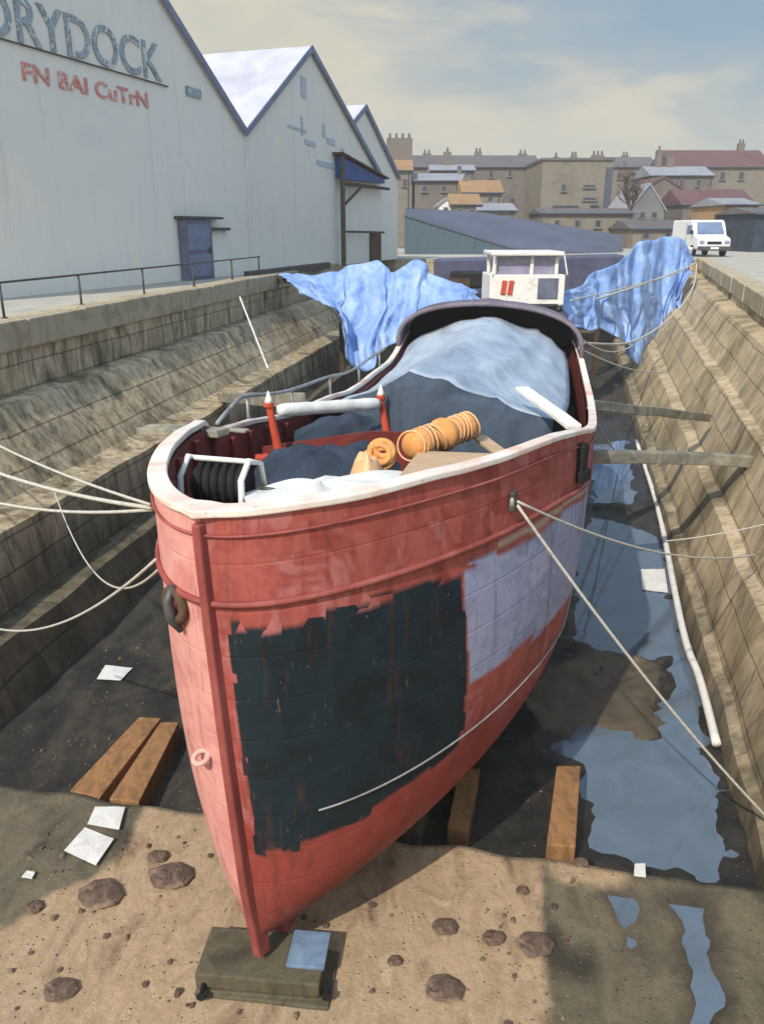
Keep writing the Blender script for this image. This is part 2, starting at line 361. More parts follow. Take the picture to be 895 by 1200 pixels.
    n6 = noise_(t, vec, 7., 6, .75, .2, (3.5, 3.5, .35)); ws = ramp(t, n6, [(.64, (0, 0, 0, 1)), (.70, (1, 1, 1, 1))]); c = mix(t, math_(t, 'MULTIPLY', ws, .28), c, col(186, 168, 160))
    grime = sat(math_(t, 'MULTIPLY', math_(t, 'SUBTRACT', .16, v), 9.)); c = mix(t, math_(t, 'MULTIPLY', grime, .45), c, col(70, 44, 38))
    t.links.new(c, b.inputs['Base Color']); b.inputs['Specular IOR Level'].default_value = .25
    t.links.new(math_(t, 'MULTIPLY_ADD', n2, .35, .48), b.inputs['Roughness'])
    wv = N(t, 'ShaderNodeMath', operation='FRACT'); t.links.new(math_(t, 'MULTIPLY', V, 11.), wv.inputs[0])
    seam = ramp(t, wv.outputs[0], [(0., (0, 0, 0, 1)), (.04, (1, 1, 1, 1)), (.96, (1, 1, 1, 1)), (1., (0, 0, 0, 1))])
    h = math_(t, 'ADD', math_(t, 'MULTIPLY', seam, .5), math_(t, 'MULTIPLY_ADD', n2, .3, math_(t, 'MULTIPLY', n1, .8)))
    bump(t, b, h, .4, .012); return m
M['hull'] = hull_mat(); M['ringpaint'] = mat('pink ring paint', [col(196, 140, 128), col(216, 172, 160)], 6, .7)

# ------------------------------------------------------------------ world, sun, camera
EL, toS = R(42), Vector((-.5, -.866, 0)).normalized()
w = bpy.data.worlds.new('World'); bpy.context.scene.world = w; w.use_nodes = True
t = w.node_tree; bg = t.nodes['Background']
sky = N(t, 'ShaderNodeTexSky', sky_type='NISHITA'); sky.sun_disc = False; sky.sun_elevation = EL
sky.sun_rotation = math.atan2(toS.x, toS.y); sky.air_density = 1.3; sky.dust_density = 2.
tc = N(t, 'ShaderNodeTexCoord').outputs['Generated']; sx = N(t, 'ShaderNodeSeparateXYZ'); t.links.new(tc, sx.inputs[0])
nz = noise_(t, tc, 3.2, 7, .55, .6, (1, 1, 3.2))
nz2 = noise_(t, tc, 9., 6, .6, .4, (1, 1, 3.))
val = math_(t, 'ADD', math_(t, 'MULTIPLY', sx.outputs[2], 1.7), math_(t, 'MULTIPLY_ADD', sx.outputs[0], .56, math_(t, 'MULTIPLY_ADD', nz, .42, math_(t, 'MULTIPLY', nz2, .16))))
fac = ramp(t, val, [(.62, (0, 0, 0, 1)), (.72, (.75, .75, .75, 1)), (.84, (1, 1, 1, 1))])
cream = mix(t, ramp(t, nz2, [(.35, (0, 0, 0, 1)), (.7, (1, 1, 1, 1))]), (4.6, 4.3, 3.5, 1), (3.9, 3.85, 3.4, 1))
grey = mix(t, .8, sky.outputs[0], (1.5, 2.2, 2.95, 1))
cc = mix(t, fac, cream, grey)
# sky overhead and behind the camera, out of view, brightened to fill shed fronts
up_ = N(t, 'ShaderNodeMapRange'); up_.interpolation_type = 'SMOOTHSTEP'; t.links.new(sx.outputs[2], up_.inputs[0]); up_.inputs[1].default_value = .28; up_.inputs[2].default_value = .75
bk_ = N(t, 'ShaderNodeMapRange'); bk_.interpolation_type = 'SMOOTHSTEP'; t.links.new(sx.outputs[1], bk_.inputs[0]); bk_.inputs[1].default_value = .3; bk_.inputs[2].default_value = -.5
gain = math_(t, 'ADD', 1., math_(t, 'ADD', math_(t, 'MULTIPLY', up_.outputs[0], .7), math_(t, 'MULTIPLY', bk_.outputs[0], 1.1)))
cg_ = N(t, 'ShaderNodeCombineColor')
for i_ in range(3): t.links.new(gain, cg_.inputs[i_])
cc = mix(t, 1., cc, cg_.outputs[0], 'MULTIPLY')
t.links.new(cc, bg.inputs[0]); bg.inputs[1].default_value = .1
sun = bpy.data.lights.new('sun', 'SUN'); sun.energy = 2.8; sun.angle = R(.7); sun.color = (1., .93, .82)
so = bpy.data.objects.new('sun', sun); C.objects.link(so)
d = -Vector((toS.x*math.cos(EL), toS.y*math.cos(EL), math.sin(EL)))
so.rotation_euler = d.to_track_quat('-Z', 'Y').to_euler(); so.location = (-20, -30, 40)
cam = bpy.data.cameras.new('camera'); cam.sensor_fit = 'VERTICAL'; cam.sensor_height = 24; cam.sensor_width = 24
cam.lens = F/1200*24; cam.clip_end = 3000; cam.clip_start = .05
co = bpy.data.objects.new('camera', cam); C.objects.link(co); co.location = (0, 0, EYE); co.rotation_euler = (R(90)-PT, 0, 0)
S = bpy.context.scene; S.camera = co
S.view_settings.view_transform = 'Standard'; S.view_settings.look = 'None'; S.view_settings.exposure = .58; S.view_settings.gamma = 1
S.render.resolution_x = 763; S.render.resolution_y = 1024
S.render.engine = 'CYCLES'; S.cycles.use_denoising = True; S.cycles.max_bounces = 6

# ------------------------------------------------------------------ dock basin
def lipL(y): return -6.6+(y-14.17)*.1655
def lipR(y): return 9.5+(y-20.62)*.312
def baseL(y): return lipL(y)+2.8
def baseR(y): return 4.06+(y-8.2)*.232
Y0, Y1 = -10., 50.
profL = [(0, 4.30), (.0, 3.22), (.13, 3.18), (.17, 3.14), (.45, 2.02), (.50, 1.98), (.68, 1.95), (.74, .92), (.90, .88), (1., -.15)]
profR = [(0, 4.30), (.0, 3.70), (.16, 3.62), (.34, 2.62), (.43, 2.56), (.62, 1.45), (.72, 1.38), (.88, .42), (.96, .36), (1., -.15)]
def dockwall(name, lip, base, prof, m, label, cat):
    b = MB(); rows = []
    ys = [Y0+(Y1-Y0)*i/240 for i in range(241)]
    pp = []
    for (f0, z0), (f1, z1) in zip(prof, prof[1:]):
        k = max(1, int(abs(z1-z0)/.22))
        for i in range(k): pp.append((f0+(f1-f0)*i/k, z0+(z1-z0)*i/k))
    pp.append(prof[-1])
    for y in ys:
        r = []
        for i, (f, z) in enumerate(pp):
            x = lip(y)*(1-f)+base(y)*f
            q = mn.noise_vector(Vector((x*.9, y*.9, z*1.6)))*.05+mn.noise_vector(Vector((x*3, y*3, z*3)))*.012
            if i == 0: q *= 0
            r.append(Vector((x+q.x, y, z+q.z*.6)))
        rows.append(r)
    b.grid(rows)
    o = b.build(name, m, smooth=False); tag(o, label, cat)
    return o
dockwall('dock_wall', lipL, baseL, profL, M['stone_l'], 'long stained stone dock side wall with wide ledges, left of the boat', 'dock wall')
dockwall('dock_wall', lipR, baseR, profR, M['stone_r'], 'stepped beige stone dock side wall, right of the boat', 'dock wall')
def coping(lip, sgn, label):
    t_ = thing('coping', label, 'coping', (lip(20), 20, QZ-.1))
    y = Y0; k = 0
    m = MB()
    while y < Y1-.1:
        L = 1.6+rnd.random()*.5; y2 = min(y+L, Y1)
        j = rnd.uniform(-.03, .03); z1 = QZ+.10+rnd.uniform(-.012, .012)
        a, c = lip(y), lip(y2-.02)
        w_ = .62
        poly = [(a+.06*sgn+j, y, QZ-.42), (c+.06*sgn+j, y2-.02, QZ-.42), (c-w_*sgn, y2-.02, QZ-.42), (a-w_*sgn, y, QZ-.42)]
        m.prism(poly, (0, 0, z1-QZ+.42)); y = y2
    m.build('coping_stone', M['coping'], t_, bevel=.03)
coping(lipL, 1, 'row of tan coping stones along the left dock edge'); coping(lipR, -1, 'row of sandy coping stones along the right dock edge')
# end wall
m = MB(); n = 24
m.grid([[Vector((lipL(50)+(lipR(50)-lipL(50))*i/n, 50+mn.noise(Vector((i*.7, k, 3)))*.15, -.2+4.55*k/6)) for i in range(n+1)] for k in range(7)])
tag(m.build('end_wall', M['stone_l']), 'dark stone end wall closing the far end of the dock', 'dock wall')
# quay ground sheet with the dock cut out
m = MB()
m.add([(-500, Y0, QZ), (lipL(Y0)-.3, Y0, QZ), (lipL(Y1)-.3, Y1, QZ), (-500, Y1, QZ)], [(0, 1, 2, 3)])
m.add([(lipR(Y0)+.3, Y0, QZ), (500, Y0, QZ), (500, Y1, QZ), (lipR(Y1)+.3, Y1, QZ)], [(0, 1, 2, 3)])
m.add([(-500, -300, QZ), (500, -300, QZ), (500, Y0, QZ), (-500, Y0, QZ)], [(0, 1, 2, 3)])
m.add([(-500, Y1, QZ), (500, Y1, QZ), (500, 80, QZ), (-500, 80, QZ)], [(0, 1, 2, 3)])
tag(m.build('quay', M['quay']), kind='structure')
m = MB(); rows = []
for j in range(40):
    y = 80+j*j*1.6
    h = QZ+min(1, max(0, (y-84)/200))*10 + (min(1, max(0, (y-300)/800))*14)
    rows.append([Vector((-900+i*45, y, h+(mn.noise(Vector((i*.4, j*.3, 1)))*1.5 if j > 3 else 0))) for i in range(41)])
m.grid(rows); tag(m.build('hillside', M['hill'], smooth=True), kind='structure')
# pit floor: the puddles lie in real hollows
POOLS = [([(674, 640), (692, 600), (778, 628), (790, 700), (806, 765), (760, 772), (700, 762), (664, 748), (676, 690)], 0.),
         ([(684, 895), (720, 868), (800, 868), (834, 900), (842, 1000), (828, 1024), (760, 1012), (688, 992)], 0.),
         ([(655, 872), (700, 850), (800, 872), (830, 905), (690, 905)], 0.), ([(776, 640), (796, 640), (826, 840), (835, 930), (805, 900), (790, 800)], 0.), ([(768, 830), (800, 824), (822, 850), (812, 874), (780, 862)], 0.),
         ([(690, 520), (735, 515), (745, 590), (690, 590)], 0.),
         ([(770, 1048), (815, 1040), (842, 1100), (852, 1180), (820, 1200), (796, 1130)], .3),
         ([(716, 1042), (742, 1046), (770, 1120), (738, 1150), (712, 1118)], .3)]
def sdist(px, py, poly):
    ins = False; dm = 1e9; n = len(poly)
    for i in range(n):
        a, c = poly[i], poly[(i+1) % n]
        ex, ey = c[0]-a[0], c[1]-a[1]; wx, wy = px-a[0], py-a[1]
        tt = min(1, max(0, (wx*ex+wy*ey)/(ex*ex+ey*ey))); dm = min(dm, math.hypot(wx-ex*tt, wy-ey*tt))
        if (a[1] > py) != (c[1] > py) and px < ex*(py-a[1])/ey+a[0]: ins = not ins
    return dm if ins else -dm
PW = [([(atz(px, py, z).x, atz(px, py, z).y) for px, py in pl], z) for pl, z in POOLS]
def hollow(x, y, lev):
    d_ = -1e9
    for pl, z in PW:
        if z == lev: d_ = max(d_, sdist(x, y, pl))
    d_ += mn.noise(Vector((x*2.2, y*2.2, 4)))*.22+mn.noise(Vector((x*7, y*7, 4)))*.06
    f = min(1, max(0, (d_+.25)/.5)); return f*f*(3-2*f)
m = MB(); xs = [-7+i*.22 for i in range(int(8/.22))]; xs += [xs[-1]+.11*(i+1) for i in range(80)]; xs += [xs[-1]+.35*(i+1) for i in range(34)]
ys = [-10+i*.8 for i in range(17)]; ys += [ys[-1]+.11*(i+1) for i in range(110)]; ys += [ys[-1]+.3*(i+1) for i in range(30)]; ys += [ys[-1]+1.*(i+1) for i in range(30)]
rows = []
for y in ys:
    r = []
    for x in xs:
        z = .06+mn.noise(Vector((x*.5, y*.5, 0)))*.07+mn.noise(Vector((x*1.9, y*1.9, 5)))*.035+mn.noise(Vector((x*6, y*6, 5)))*.012
        if 1 < x < 9 and 3 < y < 26: z -= .15*hollow(x, y, 0.); z += .05*mn.noise(Vector((x*1.3, y*4.2, 2)))+.03*mn.noise(Vector((x*5, y*5, 1)))
        r.append(Vector((x, y, z)))
    rows.append(r)
BR = [(atz(px, py, 0).x, atz(px, py, 0).y) for px, py in [(640, 790), (690, 768), (775, 778), (765, 830), (785, 868), (720, 866), (640, 860), (610, 830)]]
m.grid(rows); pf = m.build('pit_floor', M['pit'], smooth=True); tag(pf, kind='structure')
m.attr(pf, 'wet', [(.0 if v.z > .12 else min(1, 1.3-max(0, v.z)/.1)) if (1 < v.x < 9 and 3 < v.y < 26) else .0 for v in m.v])
m.attr(pf, 'bank', [sdist(v.x, v.y, BR) if (0 < v.x < 6 and 5 < v.y < 14) else -9. for v in m.v])
m = MB(); m.add([(.6, 5.2, -.02), (8.2, 4.2, -.02), (8.2, 25, -.02), (.6, 25, -.02)], [(0, 1, 2, 3)]); tag(m.build('puddle_water', M['water']), kind='structure')
m = MB(); m.add([(2.0, 3.2, .285), (4.6, 3.2, .285), (4.6, (lambda x: 6.87-(x+2.5)*.19)(4.6)-.3, .285), (2.0, (lambda x: 6.87-(x+2.5)*.19)(2.)-.3, .285)], [(0, 1, 2, 3)])
tag(m.build('puddle_water', M['water']), kind='structure')
def edgey(x): return 6.87-(x+2.5)*.19
# front apron
m = MB(); rows = []
nx_ = 130
for j in range(110):
    r = []
    for i in range(nx_+1):
        x = -6.5+i*12./nx_; ye = edgey(x)+mn.noise(Vector((x*2, 0, 9)))*.06
        y = -9.8+(ye+9.8)*((j/109)**.45)
        z = .32+mn.noise(Vector((x*.7, y*.7, 2)))*.03+mn.noise(Vector((x*3, y*3, 7)))*.012
        if 1.5 < x < 5 and y > 3: z -= .06*hollow(x, y, .3)
        r.append(Vector((x, y, z)))
    rows.append(r)
last = rows[-1]; rows.append([v+Vector((0, .03, -.16)) for v in last]); rows.append([v+Vector((0, .09, -.5)) for v in last])
m.grid(rows); ap = m.build('apron', M['apron'], smooth=True, fixn=True); tag(ap, kind='structure')
SP = [[(atz(px, py, .32).x, atz(px, py, .32).y) for px, py in pl] for pl in ([(176, 930), (240, 930), (390, 960), (470, 960), (560, 960), (638, 990), (634, 1060), (640, 1120), (650, 1300), (-60, 1300), (-60, 1110), (20, 1085), (60, 1050), (120, 1022), (150, 985)], [(645, 985), (700, 1000), (735, 1016), (722, 1040), (690, 1036), (650, 1030)])]
m.attr(ap, 'sand', [max(sdist(v.x, v.y, pl) for pl in SP) if v.y > 2 else .3 for v in m.v])
m.attr(ap, 'wet', [hollow(v.x, v.y, .3) if (v.x > 1 and v.y > 3) else 0. for v in m.v])
m.attr(ap, 'bank', [-9.]*len(m.v))
def patch(name, pix, z, mt, amp=.04, thick=.02, kind='structure', **kw):
    pts = [atz(px, py, z) for px, py in pix]
    out = []
    n = len(pts)
    for i in range(n):
        a, b = pts[i], pts[(i+1) % n]; k = max(2, int((b-a).length/.09))
        for q in range(k):
            p = a.lerp(b, q/k); v = mn.noise_vector(p*3.1)*amp*1.8+mn.noise_vector(p*9)*amp*.7; out.append(Vector((p.x+v.x, p.y+v.y, z)))
    b = MB(); b.prism([Vector((p.x, p.y, z-thick)) for p in out], (0, 0, thick))
    o = b.build(name, mt); tag(o, kind=kind) if kind else None
    return o
# ------------------------------------------------------------------ the boat
HP = {'x0': -1.086, 'y0': 4.5105, 'th': 0.3772, 'B': 1.885, 'at': 4.5774, 'ab': 3.1468, 'p': 1.4847, 'q': 1.8801, 'c': 0.1, 's0': 10.9132, 'z0': 4.3637, 'z3': 4.2033, 'z7': 3.5712, 'z14': 4.3092, 'rake': 0.3002, 'm': 4.6386, 'n': 2.036, 'bend': -0.0094, 'L': 14.0179, 'ktop': 0.7401}
LB = HP['L']
def sheer(s):
    xs = (0, 3, 7, 14); zs = (HP['z0'], HP['z3'], HP['z7'], HP['z14']); r = 0
    for i in range(4):
        q = zs[i]
        for j in range(4):
            if j != i: q *= (s-xs[j])/(xs[i]-xs[j])
        r += q
    return r
def cr(s, tab):
    for (a, va), (b_, vb) in zip(tab, tab[1:]):
        if a <= s <= b_:
            f = (s-a)/(b_-a); f = f*f*(3-2*f); return va+(vb-va)*f
    return tab[-1][1]
SHP = [(0, 0), (2.25, 0), (2.5, -.16), (4.5, -.16), (7.2, .06), (9.5, .20), (11.5, .10), (14.1, 0)]
SHS = [(0, 0), (1.6, 0), (3.2, .06), (6, .0), (9.5, .10), (11.5, .06), (14.1, 0)]
def shz(s, sg): return sheer(s)+cr(s, SHP if sg < 0 else SHS)
def halfb(s, v):
    a = HP['ab']+(HP['at']-HP['ab'])*v; e = min(max(s/a, 0), 1)
    ent = (1-(1-e)**HP['p'])**(1/HP['q'])
    tap = 1-HP['c']*min(max((s-HP['s0'])/(LB-HP['s0']), 0), 1)**2
    tap *= math.sqrt(max(0, 1-min(max((s-(LB-1.5))/1.5, 0), 1)**2*.8))
    return HP['B']*((1-(1-v)**HP['m'])**(1/HP['n']))*ent*tap
def bp(s, l, z, v=1.0):
    st = HP['rake']*(1-v)**1.3; ss = st+s*(1-st/LB); lx = l+HP['bend']*ss*ss
    return Vector((HP['x0']+ss*math.sin(HP['th'])+lx*math.cos(HP['th']), HP['y0']+ss*math.cos(HP['th'])-lx*math.sin(HP['th']), z))
def hp(s, v, sg, off=0.):
    z = HP['ktop']+(shz(s, sg)-HP['ktop'])*v
    b = halfb(s, v)
    p = bp(s, sg*b, z, v)
    if off:
        e = .02
        q1 = bp(s+e, sg*halfb(s+e, v), HP['ktop']+(shz(s+e, sg)-HP['ktop'])*v, v)
        v2 = v-e if v > .5 else v+e
        q2 = bp(s, sg*halfb(s, v2), HP['ktop']+(shz(s, sg)-HP['ktop'])*v2, v2)
        nn = (q1-p).cross(q2-p)
        if nn.length < 1e-9: return p
        nn.normalize(); cen = bp(s+.3, 0, z, v)
        if nn.dot(p-cen) < 0: nn = -nn
        p = p+nn*off
    return p
boat = thing('boat', 'large red wooden boat in the dock with dark and lavender panels on its bow', 'boat', (hp(0, 0, 1).x, hp(0, 0, 1).y, HP['ktop']))
NS, NV = 150, 44
SS = [LB*(i/NS)**1.7 for i in range(NS+1)]; VV = [k/NV for k in range(NV+1)]
b = MB(); rows = []; uv = []
for v in VV:
    r = []
    for s in reversed(SS[1:]): r.append(hp(s, v, -1)); uv.append((-math.sqrt(s), v))
    for s in SS: r.append(hp(s, v, 1)); uv.append((math.sqrt(s), v))
    rows.append(r)
b.grid(rows)
nc = len(rows[0])
for k in range(NV): b.f.append((k*nc, (k+1)*nc, (k+1)*nc+nc-1, k*nc+nc-1)); b.m.append(0)   # transom
hull = b.build('hull', M['hull'], boat, smooth=True, uv=uv)
# keel and stem
b = MB(); b.beam(bp(.32, 0, HP['ktop']-.10, 0)+Vector((0, 0, 0)), bp(2, 0, HP['ktop']-.10), .2, .24)
pts = [bp(s, 0, HP['ktop']-.10) for s in (2, 4, 6, 8, 10, 12, 13.8)]
for p, q in zip(pts, pts[1:]): b.beam(p, q, .2, .24)
b.build('keel', M['stem'], boat, bevel=.02)
b = MB(); fw = Vector((math.sin(HP['th']), math.cos(HP['th']), 0)); sd = Vector((math.cos(HP['th']), -math.sin(HP['th']), 0))
sec = []
for k in range(25):
    v = k/24; z = HP['ktop']-.16+(sheer(0)-.06-HP['ktop']+.16)*v
    p = bp(0, 0, z, max(v, 0)); wd = .062-.012*v
    f0 = -.055 - (.05*max(0, 1-v*5))*-1
    sec.append([p+fw*f0-sd*wd*.55, p+fw*f0+sd*wd*.55, p+fw*.10+sd*wd*1.1, p+fw*.10-sd*wd*1.1])
b.grid(sec, wrap=True); b.f += [(0, 1, 2, 3), tuple(len(b.v)-1-k for k in range(4))]; b.m += [0, 0]
b.build('stem_post', M['stem'], boat, bevel=.012)
# inner lining and deck
DK = .85
def inb(s): return max(halfb(s, 1)-.11, .0)
b = MB(); SI = [.12+(LB-.3)*(i/100)**1.5 for i in range(101)]
for sg in (-1, 1):
    b.grid([[bp(s+.02, sg*inb(s), shz(s, sg)-.02-(DK+shz(s, sg)-sheer(s))*k/3) for s in SI] for k in range(4)])
b.build('bulwark_lining', M['maroon'], boat, smooth=True, fixn=False)
b = MB(); b.grid([[bp(s+.02, inb(s)*q/4, sheer(s)-DK+.01) for s in SI] for q in range(-4, 5)])
b.build('deck', M['deckmat'], boat, fixn=False)
for sg in (-1, 1):
    for s in [.55, 1.1, 1.7, 2.3, 2.9, 3.5, 4.1, 4.7]:
        p = bp(s+.02, sg*(inb(s)-.02), 0); b = MB()
        b.beam(Vector((p.x, p.y, shz(s, sg)-.05)), Vector((p.x, p.y, sheer(s)-DK)), .07, .06, up=fw)
        b.build('bulwark_frame', M['maroon'], boat, bevel=.006)
# gunwale
def loop_pts(off, z):
    L_ = [(-1, s) for s in reversed(SS[1:])]+[(1, s) for s in SS]
    return L_
ring = [(-1, s) for s in reversed(SS[3:])]+[(0, 0)]+[(1, s) for s in SS[3:]]
b = MB(); rows = []
for sg, s in ring:
    if sg == 0:
        o = bp(0, 0, 0)-fw*.08; i_ = bp(0, 0, 0)+fw*.14
    else:
        hb = halfb(s, 1); pc = bp(s, sg*hb, 0); e = .03
        tg = (bp(s+e, sg*halfb(s+e, 1), 0)-pc).normalized(); nn = Vector((tg.y, -tg.x, 0))
        if nn.dot(sd*sg) < 0: nn = -nn
        if s < .05: nn = (nn-fw).normalized()
        o = pc+nn*.03; i_ = pc-nn*(.075+.035*max(0, 1-s/2.5))
        # keep inner edge from crossing the centreline
        la = (i_-bp(s, 0, 0)).dot(sd)*sg
        if la < 0: i_ = i_-sd*sg*la
    z = shz(s, sg) if sg else sheer(0); wv = mn.noise(Vector((s*2.2, sg, 0)))*.012
    rows.append([Vector((o.x, o.y, z-.015+wv)), Vector((o.x, o.y, z+.035+wv)), Vector((i_.x, i_.y, z+.038+wv)), Vector((i_.x, i_.y, z-.015+wv))])
b.grid(rows, wrap=True)
b.build('gunwale', M['rail'], boat, bevel=.012)
def strake(name, v, r, s0, s1, mt, sides=(1, -1), sv=0.):
    for sg in sides:
        b = MB(); pts = [hp(s0+(s1-s0)*(i/90)**2.6, v+sv*(s0+(s1-s0)*(i/90)**2.6), sg, .012) for i in range(91)]
        b.tube(pts, r, 6); b.build(name, mt, boat, smooth=True)
strake('rubbing_strake', .835, .024, .0004, 12.5, M['stem'])
strake('top_strake', .962, .010, .0004, 13, M['stem'])
strake('waterline_bead', .36, .008, .25, 12, M['grey_pipe'], (1,), .012)
# hawse, ring bolt, fairlead, cleat clamp
def ring_obj(name, c, axis, r, tr, mt, n=20, sq=1.0):
    axis = Vector(axis).normalized(); x = axis.orthogonal().normalized(); y = axis.cross(x)
    b = MB(); b.tube([Vector(c)+x*math.cos(2*math.pi*i/n)*r+y*math.sin(2*math.pi*i/n)*r*sq for i in range(n)], tr, 8, closed=True)
    return b.build(name, mt, boat, smooth=True)
hz = hp(.09, .80, -1, .03)
ring_obj('hawse_ring', hz+Vector((0, 0, .02)), Vector((-.7, -.7, .0)), .10, .035, M['rust'])
b = MB(); b.tube([hz+Vector((-.0, 0, .16)), hz+Vector((-.04, -.03, .06)), hz+Vector((-.03, -.03, -.06)), hz+Vector((.03, -.02, -.16))], [.02, .035, .04, .02], 8); b.build('mooring_shackle', M['steel'], boat, smooth=True)
rb = hp(.05, .48, -1, .0)
ring_obj('ring_bolt', rb+Vector((-.03, -.03, 0)), Vector((-.25, -.35, 1)), .055, .02, M['ringpaint'])
fl = hp(2.1, .90, 1, .02)
ring_obj('fairlead', fl, sd, .045, .02, M['grey_pipe'])
b = MB(); b.box(fl+Vector((0, 0, 0)), (.05, .10, .16), rz=-HP['th']); b.build('cleat_plate', M['steel'], boat, bevel=.01)
b = MB(); q = hp(3.75, .93, 1, .03); b.box(q, (.10, .14, .28), rz=-.6); b.box(q+Vector((.03, -.02, -.17)), (.08, .22, .12), rz=-.6); b.build('chain_plate', M['black'], boat, bevel=.02)
# windlass on the foredeck
wl = atz(262, 568, 4.10)
WO = bpy.data.objects.new('windlass', None); C.objects.link(WO); WO.parent = boat; WO.location = wl-boat.location
ax = (sd*.95+fw*.1).normalized()
def cyl(mb, a, b_, r, n=20, r2=None): mb.tube([a, b_], [r, r2 or r], n)
b = MB(); cyl(b, wl-ax*.2, wl+ax*.2, .15, 24)
for k in range(6): b.tube([wl+ax*(-.17+k*.068)+Vector((0, math.cos(a), math.sin(a)))*.165 for a in [2*math.pi*i/20 for i in range(20)]], .018, 6, closed=True)
b.build('drum', M['black'], WO, smooth=False)
b = MB()
for sg in (-1, 1):
    c = wl+ax*.25*sg
    b.tube([c+fw*-.2+Vector((0, 0, -.5)), c+fw*-.17+Vector((0, 0, .1)), c+fw*-.05+Vector((0, 0, .22)), c+fw*.12+Vector((0, 0, .16)), c+fw*.26+Vector((0, 0, -.5))], .025, 8)
b.tube([wl-ax*.27+Vector((0, 0, .2)), wl+ax*.27+Vector((0, 0, .2))], .022, 8)
b.build('winch_frame', M['white'], WO, smooth=True)
b = MB(); b.tube([wl+ax*.3, wl+ax*.42, wl+ax*.42+Vector((0, 0, -.25))], .018, 8); b.tube([wl+ax*.42+Vector((0, 0, -.25)), wl+ax*.55+Vector((0, 0, -.25))], .025, 8); b.build('crank_handle', M['steel'], WO, smooth=True)
# red posts
P1t, P1b = aty(315, 474, 8.1), aty(330, 545, 8.1); P2t, P2b = aty(446, 465, 9.0), aty(455, 520, 9.0)
for a, c in ((P1t, P1b), (P2t, P2b)):
    c2 = c+(c-a).normalized()*.35
    b = MB(); b.tube([c2, c, a], [.055, .05, .035], 10); b.tube([a+Vector((0, 0, -.02)), a+Vector((0, 0, .02))], .055, 10)
    o = b.build('mast_post', M['post_red'], boat, smooth=False)
    b = MB(); b.tube([a+Vector((0, 0, .02)), a+Vector((0, 0, .05)), a+Vector((0, 0, .14))], [.045, .035, .006], 8); b.build('post_cap', M['white'], boat, smooth=True)
b = MB(); b.box(P1b+Vector((-.12, -.02, .06)), (.3, .12, .12), rz=.2); b.build('post_bracket', M['post_red'], boat, bevel=.02)
# guard rail on the port side
b = MB(); gp = []
for i in range(30):
    s = 2.9+(10.6-2.9)*i/29; p = bp(s, -halfb(s, 1)-.02, shz(s, -1)+.30-.22*max(0, 1-(s-2.9)/.8)); gp.append(p)
b.tube(gp, .022, 8)
for s in (3.9, 5.3, 6.8, 8.4, 10.): p = bp(s, -halfb(s, 1)-.02, shz(s, -1)); b.tube([p, p+Vector((0, 0, .31))], .018, 8)
b.build('guard_rail', M['grey_pipe'], boat, smooth=True)
# aft hood
def hood(s, q, grow=0.):   # q -1..1 across
    hb = halfb(s, 1)-.03+grow; zt = shz(s, q); a = math.pi*(1-(q+1)/2)
    top = 4.58+grow
    return bp(s, hb*math.cos(a), zt+(top-zt)*(math.sin(a)**.62))
b = MB(); b.grid([[hood(s, -1+2*k/30) for k in range(31)] for s in (11.9, 12.2, 12.6, 12.9)]); b.build('hood', M['hoop'], boat, smooth=True, solid=.05, fixn=False)
b = MB(); b.tube([hood(11.88, -1+2*k/36, .02) for k in range(37)], .045, 8); b.build('hood_rim', M['hoop'], boat, smooth=True)
b = MB(); pts = [hood(12.7, -1+2*k/30, -.06) for k in range(31)]; b.add(pts+[bp(12.7, 0, sheer(12.7)-.7)], [(k, k+1, 31) for k in range(30)]); b.build('hood_bulkhead', M['black'], boat)
b = MB(); b.grid([[bp(s, l*(halfb(s, 1)-.05), sheer(s)+.02+.25*(1-l*l)) for l in [-1+k*.25 for k in range(9)]] for s in (12.75, 13.2, 13.6, 13.95)]); b.build('aft_deck', M['hoop'], boat, smooth=True, fixn=False)


# canvas cover (lies on the boat)
b = MB(); rows = []
def ridge_l(s): return -.12+.03*s*0
for i in range(34):
    k = i/33; s = 4.55+(12.3-4.55)*k; r = []
    hl = -(halfb(s, 1)-.10); hr = halfb(s, 1)-.42+.14*k
    zr = 4.50-.14*k-.08*math.sin(math.pi*k); zl = shz(s, -1)-.12; zz = shz(s, 1)+.02
    s_sh = 0
    for j in range(37):
        q = j/36
        if q < .5:
            a = q/.5; l = hl+(ridge_l(s)-hl)*a; z = zl+(zr-zl)*(a**(1.15-.5*k))
            ds = 1.25*(1-a)
        else:
            a = (q-.5)/.5; l = ridge_l(s)+(hr-ridge_l(s))*a; z = zr+(zz-zr)*(a**(1.0+.8*k))
            ds = .35*a
        # a board ridge under the cloth and lengthwise folds
        z += .02*math.sin(a*7+k*9)*math.sin(math.pi*a)+(.085*math.exp(-abs(a-.25-.40*k)/.05)+.07*math.exp(-abs(a-.62-.2*k)/.045))*(q >= .5)-.03*abs(math.sin(a*6+k*2))
        z -= .03*math.sin(math.pi*a)*abs(math.sin(k*math.pi*3))
        z += mn.noise(Vector((l*2, s*1.5, 0)))*.03
        r.append(bp(s+(ds if k < .2 else ds*max(0, 1-(k-.2)/.3)), l, z))
    rows.append(r)
b.grid(rows)
cv = b.build('canvas_cover', M['canvas'], None, smooth=True, solid=.012, fixn=False)
tag(cv, 'pale grey blue canvas tent stretched over the middle of the red boat', 'boat cover')
M['flap'] = mat('shaded canvas flap', [col(48, 58, 70), col(70, 82, 96), col(56, 66, 80)], 1.6, .85, None, .4, .03, .1)  # shade of the tent front put into a darker canvas colour
b = MB(); fr = rows[0]; rr2 = []
